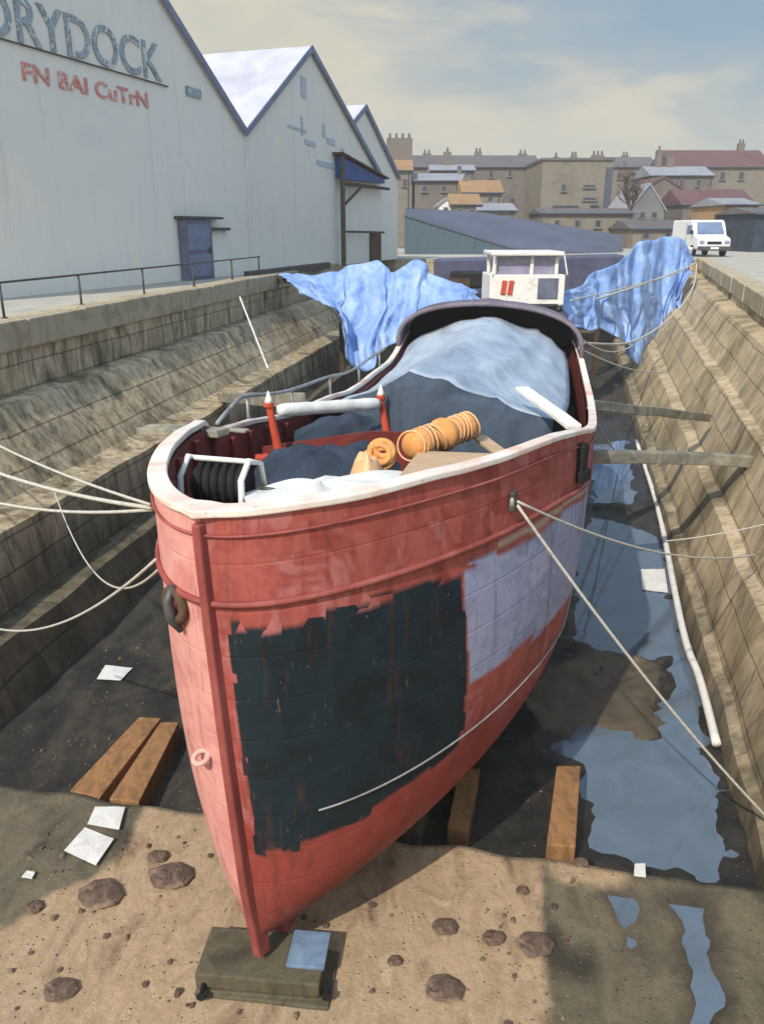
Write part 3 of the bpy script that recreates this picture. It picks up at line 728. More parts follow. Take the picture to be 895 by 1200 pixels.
for k in range(9):
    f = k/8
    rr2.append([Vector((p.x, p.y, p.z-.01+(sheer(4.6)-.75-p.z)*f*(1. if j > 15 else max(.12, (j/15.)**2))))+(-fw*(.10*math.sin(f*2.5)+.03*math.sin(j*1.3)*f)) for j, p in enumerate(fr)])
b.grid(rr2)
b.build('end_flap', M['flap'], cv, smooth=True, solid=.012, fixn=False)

# things in the well
def roll(name, a, b_, r, mt, label, cat, bands=0, bandmat=None, group=None, lump=.12):
    a = Vector(a); b_ = Vector(b_); n_ = 26; mb = MB()
    pts = [a.lerp(b_, i/n_) for i in range(n_+1)]
    rr = [r*(1+lump*mn.noise(p*9)) for p in pts]; rr[0] *= .8; rr[-1] *= .8
    mb.tube(pts, rr, 14); o = mb.build(name, mt, None, smooth=True); tag(o, label, cat, group)
    if bands:
        d_ = (b_-a).normalized(); x = d_.orthogonal().normalized(); y = d_.cross(x)
        for k in range(bands):
            mb = MB(); c = a.lerp(b_, (k+.5)/bands); off = rnd.uniform(-.02, .02)
            mb.tube([c+(x*math.cos(q)+y*math.sin(q))*r*1.02+d_*(off+.035)*math.cos(q+k) for q in [2*math.pi*i/18 for i in range(18)]], r*.07, 5, closed=True)
            mb.build('strap', bandmat or mt, o, smooth=True)
    return o
roll('rolled_sheet', aty(326, 481, 8.1), aty(443, 473, 8.95), .068, M['cloth_w'], 'long white rolled sheet strung high between the two orange red posts', 'rolled sheet')
roll('rolled_sheet', aty(333, 532, 8.05), aty(452, 521, 8.9), .05, M['cloth_w'], 'lower white roll lying between the feet of the two red posts', 'rolled sheet')
roll('bound_roll', atz(478, 524, 4.16), atz(553, 497, 4.22), .13, M['orange'], 'thick orange fabric roll wrapped with peach straps on the boat', 'rolled fabric', 11, M['peach'], lump=.45)
b = MB(); c = atz(447, 533, 4.16)
for k in range(5):
    rr = .10-.014*((k*2) % 3); q0 = Vector((.018*math.sin(k*2.1), .02*math.cos(k*1.7), .02*k-.03))
    b.tube([c+q0+Vector((math.cos(a)*rr, math.sin(a)*rr*.5, math.sin(a)*rr*.8)) for a in [2*math.pi*i/18 for i in range(18)]], .026, 7, closed=True)
tag(b.build('hose_coil', M['orange'], None, smooth=True), 'small orange coil beside the foot of the second red post', 'coil')
def mound(name, pix, zbase, h, mt, label, cat, seed=0, fold=7.):
    pts = [atz(px, py, zbase) for px, py in pix]; c = sum(pts, Vector())/len(pts); per = smooth_poly(pts+[pts[0]], 5)[:-1]
    mb = MB(); rows = []
    for k in range(11):
        f = 1-k/10*.98
        rows.append([Vector((c.x+(p.x-c.x)*f, c.y+(p.y-c.y)*f, zbase+h*(1-f**2.6)*(1+.55*mn.noise(Vector(((c.x+(p.x-c.x)*f)*fold*.6, (c.y+(p.y-c.y)*f)*fold*.6, seed))))+.05*math.sin(i*1.1+seed)*f*(1-f)*2)) for i, p in enumerate(per)])
    mb.grid(rows, wrap=True); o = mb.build(name, mt, None, smooth=True); return tag(o, label, cat)
mound('folded_tarpaulin', [(300, 545), (345, 540), (430, 535), (470, 545), (440, 566), (360, 572), (300, 572)], 3.80, .24, M['canvas_dark'], 'crumpled dark blue tarpaulin heaped in the bow of the boat', 'tarpaulin', 1)
mound('folded_cloth', [(285, 578), (330, 566), (400, 560), (470, 552), (455, 570), (380, 588), (300, 596)], 4.08, .05, M['cloth_w'], 'flattened white cloth just inside the near rail of the boat', 'cloth', 4, 3.)
mound('kit_bag', [(408, 560), (422, 540), (452, 548), (446, 570), (425, 578)], 3.98, .20, M['peach'], 'lumpy peach coloured bag in front of the orange roll', 'bag', 6)
mound('dark_sacking', [(345, 505), (440, 497), (560, 505), (590, 520), (480, 530), (400, 522), (350, 520)], 3.60, .26, M['canvas_dark'], 'dark sacking heaped behind the lower white roll', 'sacking', 9)
b = MB(); b.prism([bp(3.55, -1.55, 3.30), bp(3.75, .2, 3.30), bp(3.75, .35, 4.02), bp(3.65, -.3, 4.0), bp(3.55, -1.5, 3.75)], fw*.05); tag(b.build('maroon_board', M['maroon'], None), 'maroon painted board standing across the boat behind the red posts', 'board')
b = MB(); z0 = 4.10
b.prism([atz(462, 568, z0-.03), atz(490, 531, z0), atz(578, 534, z0+.02), atz(604, 546, z0+.02), atz(560, 557, z0)], (0, 0, .022))
tag(b.build('plywood_sheet', M['ply'], None, bevel=.004), 'bare tan plywood sheet lying inside the near rail', 'plywood')
b = MB(); b.beam(aty(560, 512, 7.6), aty(600, 541, 6.9), .14, .03, nseg=4, wob=.01); tag(b.build('short_batten', M['ply'], None, bevel=.005), 'short pale batten leaning beside the orange roll', 'batten')
b = MB(); b.beam(aty(611, 455, 9.2), aty(672, 500, 7.75), .16, .045, nseg=4, wob=.01); tag(b.build('white_plank', M['white'], None, bevel=.008), 'white plank leaning from the canvas tent onto the right rail', 'plank')

# ------------------------------------------------------------------ keel block, baulks, litter
M['lead2'] = mat('wet blue plate', [col(84, 104, 130), col(128, 148, 170)], 4, .4)
kb = thing('keel_block', 'dark timber keel block carrying the foot of the stem', 'keel block', (-.72, 5.1, .33))
A = HP['ktop']-.22; cz = (.33+A)/2; c0 = bp(.45, 0, 0); 
b = MB(); b.box((c0.x-.02, c0.y-.06, A-.07), (.98, .46, .14), rz=-.10); b.box((c0.x-.01, c0.y-.07, A-.225), (1.0, .47, .16), rz=-.08); b.box((c0.x+.02, c0.y-.08, .30), (1.06, .52, .12), rz=-.12); b.build('baulk', M['block'], kb, bevel=.015)
b = MB(); b.box((c0.x+.34, c0.y-.03, A+.015), (.30, .34, .03), rz=-.1); b.build('packing_plate', M['lead2'], kb, bevel=.005)
for dx in (-.46, .50):
    b = MB(); p = Vector((c0.x+.0+dx, c0.y-.35, .42)); b.tube([p, p+Vector((0, .12, .0))], .02, 8); b.tube([p, p+Vector((0, -.01, 0))], .04, 8); b.build('bolt', M['black'], kb)
for k in range(5):
    s = 2.6+2.4*k; c = bp(s, 0, 0); b = MB()
    b.box((c.x, c.y, .12), (1.3, .42, .34), rz=-.3); b.box((c.x, c.y, .40), (1.2, .4, .24), rz=-.3)
    o = b.build('keel_block', M['block'], None, bevel=.02)
    tag(o, ['keel block under the boat, nearest behind the stem', 'second keel block back in the shadow under the hull', 'third keel block back under the hull', 'fourth keel block back under the hull', 'last keel block under the stern'][k], 'keel block', 'keel blocks under the hull')
def baulk(c4, z, h, label, mt=None):
    pts = [atz(px, py, z) for px, py in c4]
    b = MB(); b.prism([p-Vector((0, 0, h)) for p in pts], (0, 0, h))
    return tag(b.build('timber_baulk', mt or M['timber_o'], None, bevel=.012), label, 'timber', 'timber baulks on the dock floor')
baulk([(82, 926), (117, 935), (189, 841), (163, 840)], .30, .28, 'outer of the two orange brown baulks left of the stem')
baulk([(128, 936), (163, 940), (210, 846), (188, 846)], .30, .28, 'inner of the two orange brown baulks, nearest the left side of the stem')
baulk([(640, 990), (674, 992), (680, 897), (652, 897)], .32, .30, 'bright orange brown baulk lying right of the hull beside the puddle')
baulk([(524, 968), (548, 975), (562, 900), (538, 900)], .28, .28, 'shadowed baulk lying under the right side of the hull')
def sheet(pix, z, label, rot=0):
    pts = [atz(px, py, z) for px, py in pix]; b = MB(); per = []
    for i in range(4):
        for k in range(4): per.append(pts[i].lerp(pts[(i+1) % 4], k/4))
    c = sum(pts, Vector())/4
    rows = [[c+(p-c)*f+Vector((0, 0, .012*mn.noise(p*5)+.02)) for p in per] for f in (1, .6, .25, .02)]
    b.grid(rows, wrap=True)
    return tag(b.build('white_sheet', M['cloth_w'], None, solid=.006, fixn=False), label, 'scrap sheet', 'white scraps on the dock floor')
sheet([(103, 967), (140, 974), (147, 948), (112, 947)], .34, 'upper of two overlapping white sheets on the mud left of the sand')
sheet([(76, 999), (113, 1016), (134, 985), (100, 971)], .34, 'lower and larger of two white sheets on the mud left of the sand')
sheet([(114, 797), (142, 799), (156, 784), (124, 781)], .08, 'small white scrap on the dark floor near the left wall')
sheet([(26, 1030), (38, 1032), (42, 1024), (32, 1022)], .34, 'tiny white scrap at the far left of the mud')
sheet([(752, 692), (782, 696), (778, 668), (750, 668)], -.02, 'white scrap floating in the long puddle beside the dock wall')
sheet([(742, 1028), (756, 1030), (755, 1014), (743, 1014)], .36, 'tiny white scrap at the front edge of the near puddle')
def stone(px, py, w_, h_, k):
    c = atz(px, py, .345); import bmesh
    sx_ = w_/942*6.6; r1 = rnd.uniform(.8, 1.2); b = MB(); rows = []
    for i in range(6):
        ph = math.pi*i/5*.5; rr = math.cos(ph*.98)
        rows.append([Vector((c.x+sx_/2*rr*math.cos(a)*(1+.3*mn.noise(Vector((math.cos(a)*2, math.sin(a)*2, k+i*.2)))), c.y+sx_*.4*rr*math.sin(a)*(1+.3*mn.noise(Vector((math.cos(a)*2, math.sin(a)*2, k+9)))), c.z-.01+.035*math.sin(ph)*r1+.02*mn.noise(Vector((a*1.3, i, k))))) for a in [2*math.pi*j/9 for j in range(9)]])
    b.grid(rows, wrap=True); b.f.append(tuple(range(45, 54))); b.m.append(0)
    return b.build('stone', M['stones'], None)
M['stones'] = mat('brown stones', [col(74, 58, 50), col(104, 86, 74), col(150, 130, 108)], 5, .9, None, .6, .02, .2)
locs = ['beside the lower right of the white sheets', 'just above the keel block on the left sand', 'nearest the front left corner of the sand', 'at the right of the sand near the mud', 'largest, in the middle of the right sand', 'next to the largest one on the right sand', 'flat one at the right edge of the sand', 'on the sand right of the keel block', 'lowest one right of the keel block', 'dark one by the end of the apron edge', 'low one on the left sand below the sheets', 'small one left of the sheets']
for k, (px, py, w_, h_) in enumerate([(185, 1003, 30, 25), (200, 1026, 60, 14), (72, 1158, 40, 40), (612, 1043, 18, 32), (521, 1085, 34, 28), (578, 1098, 30, 30), (628, 1106, 48, 22), (463, 1125, 18, 14), (520, 1158, 46, 24), (680, 1010, 22, 10), (118, 1046, 60, 16), (40, 1062, 26, 16)]):
    o = stone(px, py, w_, h_, k); tag(o, 'brown stone '+locs[k], 'stone', 'loose stones on the sand')

# gravel: countless small stones on silt and sand
b = MB(); gr = random.Random(3)
for k in range(1500):
    if gr.random() < .62: x = gr.uniform(-4.2, 4.0); y = gr.uniform(3.6, edgey(x)-.05); z = .325
    else: x = gr.uniform(-4.2, 5.5); y = gr.uniform(7.2, 13); z = .07; 
    if mn.noise(Vector((x*1.1, y*1.1, 8))) < gr.uniform(-.35, .35): continue
    if z > .1 and x > 1.5 and hollow(x, y, .3) > .1: continue
    if z < .1 and hollow(x, y, 0.) > .05: continue
    r_ = .008+.03*gr.random()**3; z += mn.noise(Vector((x*.7, y*.7, 2)))*.03*(z > .1)+(mn.noise(Vector((x*.5, y*.5, 0)))*.07 if z < .1 else 0)
    q = [Vector((x+r_*gr.uniform(.7, 1.3)*math.cos(a), y+r_*gr.uniform(.7, 1.3)*math.sin(a), z)) for a in [2*math.pi*j/6 for j in range(6)]]
    top_ = [Vector((x+(p.x-x)*.6, y+(p.y-y)*.6, z+r_*gr.uniform(.5, .8))) for p in q]
    b.add(q+top_, [tuple(range(6, 12))]+[(j, (j+1) % 6, 6+(j+1) % 6, 6+j) for j in range(6)])
tag(b.build('gravel', M['stones'], None), 'scattered small gravel on the silt and sand', 'gravel', None, 'stuff')
# ------------------------------------------------------------------ shores
def shore(a, b_, w_, mt, label):
    m_ = MB(); m_.beam(a, b_, w_, w_, nseg=6, wob=.02); return tag(m_.build('timber_shore', mt, None, bevel=.015), label, 'shore', 'timber shores bracing the boat')
shore(Vector((3.45, 13.2, 3.22)), aty(828, 489, 17), .17, M['timber'], 'upper grey timber shore from the right side of the boat to the dock wall')
shore(aty(692, 535, 12.3), aty(905, 540, 13.4), .19, M['timber'], 'thick lower timber shore from the right side of the boat to the dock wall')
shore(aty(350, 469, 11.4), aty(258, 466, 20.4), .22, M['timber'], 'thin dark shore from the left side of the boat to a wall ledge')
b = MB(); b.beam(aty(168, 504, 7.6), aty(262, 507, 7.0), .16, .07); b.beam(aty(175, 499, 7.62), aty(290, 505, 7.1), .08, .03)
tag(b.build('loose_plank', M['timber'], None, bevel=.01), 'grey plank sticking out over the left bow rail', 'plank')
# white rail along the foot of the right wall
b = MB(); pts = [atz(745, 520, .05), atz(770, 600, .05), atz(798, 740, .05), atz(818, 800, .05), atz(838, 878, .05)]
b.tube(smooth_poly([p+Vector((0, 0, .08)) for p in pts], 6), .055, 10); tag(b.build('white_pipe', M['white'], None, smooth=True), 'long white pipe running along the foot of the right dock wall', 'pipe')
b = MB(); pts = [atz(762, 560, .1), atz(785, 640, .1), atz(812, 735, .1)]
b.tube(smooth_poly([p+Vector((0.1, 0, .14)) for p in pts], 6), .05, 10); tag(b.build('white_pipe', M['white'], None, smooth=True), 'shorter thin white pipe beside the long pipe on the wall foot', 'pipe')
# ladder-like pale pole on the left wall
b = MB(); b.beam(aty(281, 348, 21.9), aty(314, 432, 19.6), .03, .03); tag(b.build('leaning_pole', M['white'], None), 'thin whitish lath leaning against the left dock wall', 'pole')

# ------------------------------------------------------------------ ropes
def rope(a, b_, d_, r, label, group='mooring ropes', n=30):
    m_ = MB(); pts = sag(a, b_, d_, n); r = r*.8
    m_.tube(pts, r, 6); return tag(m_.build('rope', M['rope'], None, smooth=True), label, 'rope', group)
bl = hp(.40, .955, -1, .03); bl2 = hp(.42, .84, -1, .03)
rope(bl, Vector((-7.6, 11.6, 4.5)), .28, .014, 'upper of the three mooring ropes running left from the bow rail')
rope(bl+Vector((0, .02, -.03)), Vector((-7.6, 10.6, 4.5)), .40, .02, 'thicker middle mooring rope running left from the bow rail')
rope(bl+Vector((0, .04, -.05)), Vector((-7.8, 10.0, 4.5)), .62, .016, 'lowest of the three mooring ropes running left from the bow rail')
rope(bl2, aty(-30, 728, 8.2), .30, .014, 'slack pale rope from the left bow down to the left wall')
rope(bl2+Vector((0, .1, -.1)), aty(62, 570, 12.), .75, .013, 'deeply sagging rope loop between the left bow and the left wall')
F0 = fl+Vector((.03, -.02, 0))
rope(F0, Vector((5.05, 10.0, 1.85)), .22, .015, 'rope from the fairlead running out to the right wall')
rope(F0+Vector((0, 0, -.03)), atz(915, 975, .5), .12, .017, 'long rope from the fairlead slanting down to the lower right corner')
rope(aty(676, 393, 15.8), aty(742, 404, 22), .25, .022, 'topmost stern rope sagging right towards the blue tarpaulin')
rope(aty(678, 408, 15.4), aty(776, 436, 24), .15, .022, 'second stern rope running right to the dock wall')
rope(aty(688, 478, 12.2), atz(727, 534, .1), .08, .02, 'short rope from the right rail down to the dock floor')
rope(aty(780, 634, 9.5), aty(905, 612, 9.6), .03, .010, 'thin pale line stretched across the foot of the right wall')

# ------------------------------------------------------------------ tarpaulins
def drape(top, bot, Yt, Yb, seed, label, nf=9, amp=.3, name='blue_tarpaulin'):
    """sheet between an upper and a lower ragged edge (photo pixels with real distances)"""
    T = smooth_poly([aty(px, py, Yt(px)) for px, py in top], 10); Bm = smooth_poly([aty(px, py, Yb(px)) for px, py in bot], 10)
    def res(P, n):
        L = [0]
        for a, c in zip(P, P[1:]): L.append(L[-1]+(c-a).length)
        out = []; j = 0
        for i in range(n+1):
            d_ = L[-1]*i/n
            while j < len(L)-2 and L[j+1] < d_: j += 1
            out.append(P[j].lerp(P[j+1], (d_-L[j])/max(1e-6, L[j+1]-L[j])))
        return out
    n_ = 120; T = res(T, n_); Bm = res(Bm, n_); rows = []
    for k in range(37):
        f = k/36; r = []
        for i in range(n_+1):
            p = T[i].lerp(Bm[i], f); ph = i/n_*nf*6.28+1.6*mn.noise(Vector((i*.04, f*2, seed)))*3
            a_ = amp*(.35+.65*f if f < .7 else 1.)
            fold = 1-2*abs(((ph+f*1.5)/3.1416) % 2-1)**1.0; fold = fold*.8+.2*math.sin(ph*2.3)
            p = p+Vector((.12*math.sin(ph*.5+seed), -a_*fold, 0))+mn.noise_vector(Vector((i*.12, k*.2, seed)))*.12
            bell = math.sin(math.pi*f); p.z -= .25*bell*mn.noise(Vector((i*.05, 0, seed+3)))
            r.append(p)
        rows.append(r)
    b = MB(); b.grid(rows)
    o = b.build(name, M['tarp'], None, smooth=True, solid=.02, fixn=False); return tag(o, label, 'tarpaulin')
drape([(322, 320), (350, 322), (395, 318), (430, 306), (452, 312), (466, 320), (478, 306), (496, 306), (512, 322), (540, 334), (560, 340)],
      [(352, 345), (380, 356), (398, 365), (408, 405), (415, 432), (434, 430), (454, 408), (480, 398), (505, 388), (535, 374), (566, 356)],
      lambda px: 30.5-(px-322)*.008, lambda px: 27.5-(px-350)*.003, 1, 'blue tarpaulin slung from the left dock edge behind the boat', 9, .32)
drape([(660, 345), (690, 326), (712, 313), (735, 299), (750, 284), (768, 280), (790, 278), (806, 286), (814, 306)],
      [(668, 380), (682, 386), (706, 386), (735, 408), (752, 440), (768, 452), (778, 420), (792, 375), (806, 322)],
      lambda px: 27+(px-660)*.10, lambda px: 26+(px-668)*.09, 5, 'blue tarpaulin hanging over the right dock edge near the van', 8, .45)
rope(aty(640, 366, 26), aty(816, 308, 41), .15, .05, 'heavy pale line stretched across the right blue tarpaulin', 'lines over the right tarpaulin')
rope(aty(668, 352, 26), aty(800, 318, 39), .05, .03, 'thin line above the heavy one on the right tarpaulin', 'lines over the right tarpaulin')
m_ = MB(); m_.tube(smooth_poly([aty(816, 308, 41), aty(812, 335, 37), aty(795, 362, 33), aty(768, 386, 29), aty(735, 402, 25), aty(680, 402, 17)], 8), .035, 6)
tag(m_.build('rope', M['rope'], None, smooth=True), 'long white rope curving round the outer edge of the right tarpaulin', 'rope', 'lines over the right tarpaulin')
# timber staging carrying the tarpaulins
b = MB()
for x, y in ((-4.2, 30.6), (-1.5, 30.3), (1.0, 29.8), (3.0, 29.4)): b.beam((x, y, -.1), (x, y, 4.2), .16, .16, up=(0, 1, 0))
b.beam((-4.6, 30.7, 4.2), (3.1, 29.5, 4.25), .14, .18); tag(b.build('timber_staging', M['rust'], None), 'dark timber staging under the left blue tarpaulin', 'staging')
b = MB()
for (x, y) in ((6.0, 30.2), (9.0, 34.3), (12., 39.)): b.beam((x, y, -.1), (x, y, 3.0+(x-6)*.10), .16, .16, up=(0, 1, 0))
b.beam((5.6, 29.8, 3.0), (13.2, 40.6, 3.8), .14, .18); tag(b.build('timber_staging', M['rust'], None), 'dark timber staging under the right blue tarpaulin', 'staging')

# ------------------------------------------------------------------ work boat with the white wheelhouse, barge
Yw = 25.5
wb = thing('work_boat', 'small work boat with a white wheelhouse behind the red boat', 'boat', aty(620, 400, Yw+2)*1)
wb.location.z = .2
def wq(px, py, dy=0): p = aty(px, py, Yw); p.y += dy; return p
x0w, x1w = wq(575, 300).x, wq(664, 300).x; zc = wq(620, 322).z; zt = wq(620, 300).z; zb = wq(620, 358).z
b = MB(); rows = []
for k in range(7):
    f = k/6; z = .6+(zb+.05-.6)*f; hw = (x1w-x0w)/2*(.55+.55*f**.5)
    cx = (x0w+x1w)/2
    rows.append([Vector((cx+hw*math.sin(a)*(1 if abs(math.cos(a)) < .99 else 1), Yw+2.2-(3.0+.5*f)*math.cos(a) if math.cos(a) > 0 else Yw+2.2-3.2*math.cos(a), z)) for a in [2*math.pi*j/28 for j in range(28)]])
b.grid(rows, wrap=True); b.f.append(tuple(6*28+j for j in range(28))); b.m.append(0); b.f.append(tuple(reversed(range(28)))); b.m.append(0)
b.build('hull', M['black'], wb, smooth=False)
b = MB(); b.prism([(x0w, Yw, zb), (x1w, Yw, zb), (x1w, Yw+2, zb), (x0w, Yw+2, zb)], (0, 0, zc-zb))
pil = [(x0w+.25, .14), (620, .1), (x1w-.25, .14)]
xm = wq(625, 300).x
for xx in (x0w+.16, xm, x1w-.25): b.box((xx, Yw+.22, (zc+zt)/2), (.11, .14, zt-zc), 0)
for xx in (x0w+.16, x1w-.25): b.box((xx, Yw+1.7, (zc+zt)/2), (.11, .14, zt-zc), 0)
b.build('cabin', M['white'], wb, bevel=.03)
b = MB(); b.box(((x0w+x1w)/2-.05, Yw+.95, zt+.07), (x1w-x0w-.1, 2.1, .13)); b.build('roof', M['white'], wb, bevel=.04)
M['pane'] = mat('window glass', [col(120, 116, 140), col(150, 146, 168)], 3, .15, spec=.7, bmp=0)
for xa, xb in ((x0w+.22, xm-.06), (xm+.06, x1w-.31)):
    b = MB(); b.box(((xa+xb)/2, Yw+.24, (zc+zt)/2), (xb-xa, .03, zt-zc-.02)); b.build('window', M['pane'], wb)
b = MB(); b.box((wq(642, 330).x, Yw-.015, (wq(640, 326).z+wq(640, 350).z)/2), (.62, .04, wq(640, 326).z-wq(640, 350).z)); b.build('door', M['door_grey'], wb, bevel=.01)
for px in (590, 598):
    b = MB(); b.box((wq(px, 337).x, Yw-.015, wq(px, 337).z), (.15, .04, .42), ry=.12); b.build('red_panel', M['post_red'], wb, bevel=.01)
for pa, pb in ((576, 580), (664, 660)):
    b = MB(); b.tube([wq(pa, 322, -.05), wq(pb, 295, -.05)], .025, 6); b.build('grab_pole', M['white'], wb)
bz = thing('barge', 'long lavender grey barge lying across the far end of the dock', 'barge', (6.6, 41, 0)); M['lav'] = mat('lavender paint', [col(78, 78, 100), col(100, 100, 122)], 1.5, .7)
p0, p1 = aty(508, 301, 40), aty(732, 292, 44)
b = MB(); b.prism([(p0.x, p0.y, 1.0), (p1.x, p1.y, 1.0), (p1.x, p1.y, 4.75), (p0.x, p0.y, 4.65)], (0.3, 2.6, 0)); b.build('hull', M['lav'], bz, bevel=.1)
b = MB(); q0, q1 = aty(528, 318, 39.4), aty(566, 338, 39.4); b.box(((q0.x+q1.x)/2, 39.6, (q0.z+q1.z)/2), (q1.x-q0.x, .5, q0.z-q1.z)); b.build('black_box', M['black'], bz, bevel=.12)  # plain black box against the barge side

# ------------------------------------------------------------------ handrail along the left quay
hr = thing('handrail', 'low pipe handrail with posts along the left dock edge', 'handrail', (lipL(15)-.3, 15, QZ))
b = MB(); b.tube([(lipL(y)-.35, y, QZ+.72) for y in [9+i for i in range(22)]], .022, 8); b.build('top_rail', M['steel'], hr, smooth=True)
for y in (9.5, 12., 14.9, 17.6, 20.6, 23.8, 27., 29.8):
    b = MB(); b.tube([(lipL(y)-.35, y, QZ+.05), (lipL(y)-.35, y, QZ+.73)], .026, 8); b.tube([(lipL(y)-.35, y, QZ+.0), (lipL(y)-.35, y, QZ+.12)], .06, 8); b.build('post', M['steel'], hr, smooth=True)

# ------------------------------------------------------------------ white sheds
FA = Vector((-9.497, 20.62, QZ)); fd = Vector((math.sin(R(19.83)), math.cos(R(19.83)), 0)); fb = Vector((-fd.y, fd.x, 0))   # along, back
def fq(u, z, back=0.): return FA+fd*u+fb*back+Vector((0, 0, z))
def shed(name, label, prof, back, depth):
    """prof: (u, z) outline of the gable front"""
    org = fq(prof[0][0], 0, back); o = thing(name, label, 'building', org)
    wall = MB(); wall.prism([fq(u, z, back) for u, z in [(prof[0][0], 0)]+prof+[(prof[-1][0], 0)]], fb*depth)
    wall.build('wall', M['shed_wall'], o)
    rf = MB()
    for (u0, z0), (u1, z1) in zip(prof, prof[1:]):
        rf.prism([fq(u0, z0+.0, back-.12), fq(u1, z1+.0, back-.12), fq(u1, z1+.14, back-.12), fq(u0, z0+.14, back-.12)], fb*(depth+.2))
    rf.build('roof', M['shed_roof'], o)
    vg = MB()
    for (u0, z0), (u1, z1) in zip(prof, prof[1:]):
        vg.prism([fq(u0, z0-.10, back-.17), fq(u1, z1-.10, back-.17), fq(u1, z1+.17, back-.17), fq(u0, z0+.17, back-.17)], fb*.05)
    vg.build('verge_board', M['verge'], o)
    return o
s1 = shed('shed', 'nearest and largest pale shed with the dockyard lettering on its gable', [(-3.5, 5.0), (4.6, 10.6), (12.87, 5.0)], 0, 26)
s2 = shed('shed', 'middle pale shed with the blue fronted canopy on its gable', [(12.9, 5.0), (18.95, 8.8), (28.0, 4.1)], .0, 26)
s3 = shed('shed', 'farthest and smallest pale gabled shed, set back behind the middle one', [(20.6, 4.7), (25.9, 7.45), (31.3, 4.4)], .22, 20)
def lettering(txt, u, z, size, mt, name, parent, ext=.012, slant=0, sx=1.0):
    cu = bpy.data.curves.new(name, 'FONT'); cu.body = txt; cu.size = size; cu.extrude = ext; cu.offset = size*.012
    tmp = bpy.data.objects.new('tmp', cu); C.objects.link(tmp); bpy.context.view_layer.update()
    me = bpy.data.meshes.new_from_object(tmp.evaluated_get(bpy.context.evaluated_depsgraph_get()))
    C.objects.unlink(tmp); bpy.data.objects.remove(tmp)
    X = fd; Z = Vector((0, 0, 1)); Yn = X.cross(Z)   # outward normal? 
    me.transform(Matrix.Diagonal((sx, 1, 1, 1)))
    Mx = Matrix((X, Z, X.cross(Z))).transposed().to_4x4()
    me.transform(Mx)
    org = fq(u, z, -.03)
    me.transform(Matrix.Translation(org-parent.location))
    me.materials.clear(); me.materials.append(mt)
    o = bpy.data.objects.new(name, me); C.objects.link(o); o.parent = parent; return o
lettering('DRYDOCK', .62, 5.97, 1.42, M['letter'], 'lettering', s1, sx=1.03)
lettering('FN BAI CuTrN', 1.75, 5.12, .58, M['letter_red'], 'painted_lettering', s1, sx=1.45)
b = MB(); b.prism([fq(-1.2, 5.90, -.03), fq(8.1, 5.84, -.03), fq(8.1, 5.88, -.03), fq(-1.2, 5.94, -.03)], -fb*.03); b.build('sign_batten', M['steel'], s1)
b = MB(); b.box(fq(9.6, 5.9, -.03), (.9, .06, .28), rz=R(90-19.83)); b.build('vent', M['letter'], s1)
# door of the first shed
b = MB(); b.prism([fq(8.05, .0, -.28), fq(9.75, .0, -.28), fq(9.75, 1.95, -.28), fq(8.05, 1.95, -.28)], fb*.26); dr = b.build('door', M['door_grey'], s1, bevel=.02)
b = MB(); b.prism([fq(7.9, 1.97, -.34), fq(10.5, 1.97, -.34), fq(10.5, 2.05, -.34), fq(7.9, 2.05, -.34)], fb*.4); b.prism([fq(9.8, 1.6, -.2), fq(11.2, 1.6, -.2), fq(11.2, 1.7, -.2), fq(9.8, 1.7, -.2)], fb*.2); b.build('door_canopy', M['steel'], s1)
b = MB(); b.box(fq(9.5, .95, -.31), (.06, .05, .22), rz=R(70)); b.build('handle', M['steel'], dr)
b = MB(); b.prism([fq(8.2, .12, -.30), fq(9.6, .12, -.30), fq(9.6, .85, -.30), fq(8.2, .85, -.30)], fb*.03); b.prism([fq(8.2, .98, -.30), fq(9.6, .98, -.30), fq(9.6, 1.8, -.30), fq(8.2, 1.8, -.30)], fb*.03); b.build('door_panel', M['verge'], dr)
# faint old marks on the second gable
for u0, z0, w_, h_ in ((18.0, 6.9, .5, .8), (16.6, 5.6, 1.8, .1), (17.9, 5.45, .2, .7), (18.2, 5.1, 1.1, .2), (20.1, 5.6, .35, .5), (20.6, 5.35, .9, .25), (22.3, 5.0, .3, .3), (19.4, 4.35, 2.2, .22)):
    b = MB(); b.prism([fq(u0, z0, -.02), fq(u0+w_, z0-.05, -.02), fq(u0+w_, z0+h_-.05, -.02), fq(u0, z0+h_, -.02)], -fb*.01); b.build('faded_mark', M['faint'] if 'faint' in M else M.setdefault('faint', mat('faint grey marks', [col(168, 182, 192), col(184, 194, 202)], 3, .8, bmp=0)), s2)
# canopy on the second shed
CA = bpy.data.objects.new('canopy', None); C.objects.link(CA); CA.parent = s2; CA.location = fq(21.3, 0, -.1)-s2.location
b = MB(); b.prism([fq(21.5, 4.85, -.4), fq(27.2, 4.15, -.4), fq(27.2, 3.95, -.4), fq(21.5, 3.9, -.4)], fb*.36); b.build('fascia', M['blue'], CA)
b = MB(); b.prism([fq(21.2, 4.92, -.55), fq(27.6, 4.18, -.55), fq(27.6, 4.26, -.55), fq(21.2, 5.02, -.55)], fb*.55); b.prism([fq(21.4, 3.6, -.45), fq(28.0, 3.65, -.45), fq(28.0, 3.78, -.45), fq(21.4, 3.78, -.45)], fb*.1); b.build('beam', M['rust'], CA)
b = MB(); b.beam(fq(21.45, 0, -.4), fq(21.45, 4.9, -.4), .18, .18, up=fd); b.build('post', M['steel'], CA)
b = MB(); b.beam(fq(21.5, 2.7, -.4), fq(23.8, 3.6, -.4), .08, .1); b.beam(fq(21.5, 1.55, -.4), fq(27.2, 1.5, -.4), .08, .10); b.build('brace', M['rust'], CA)
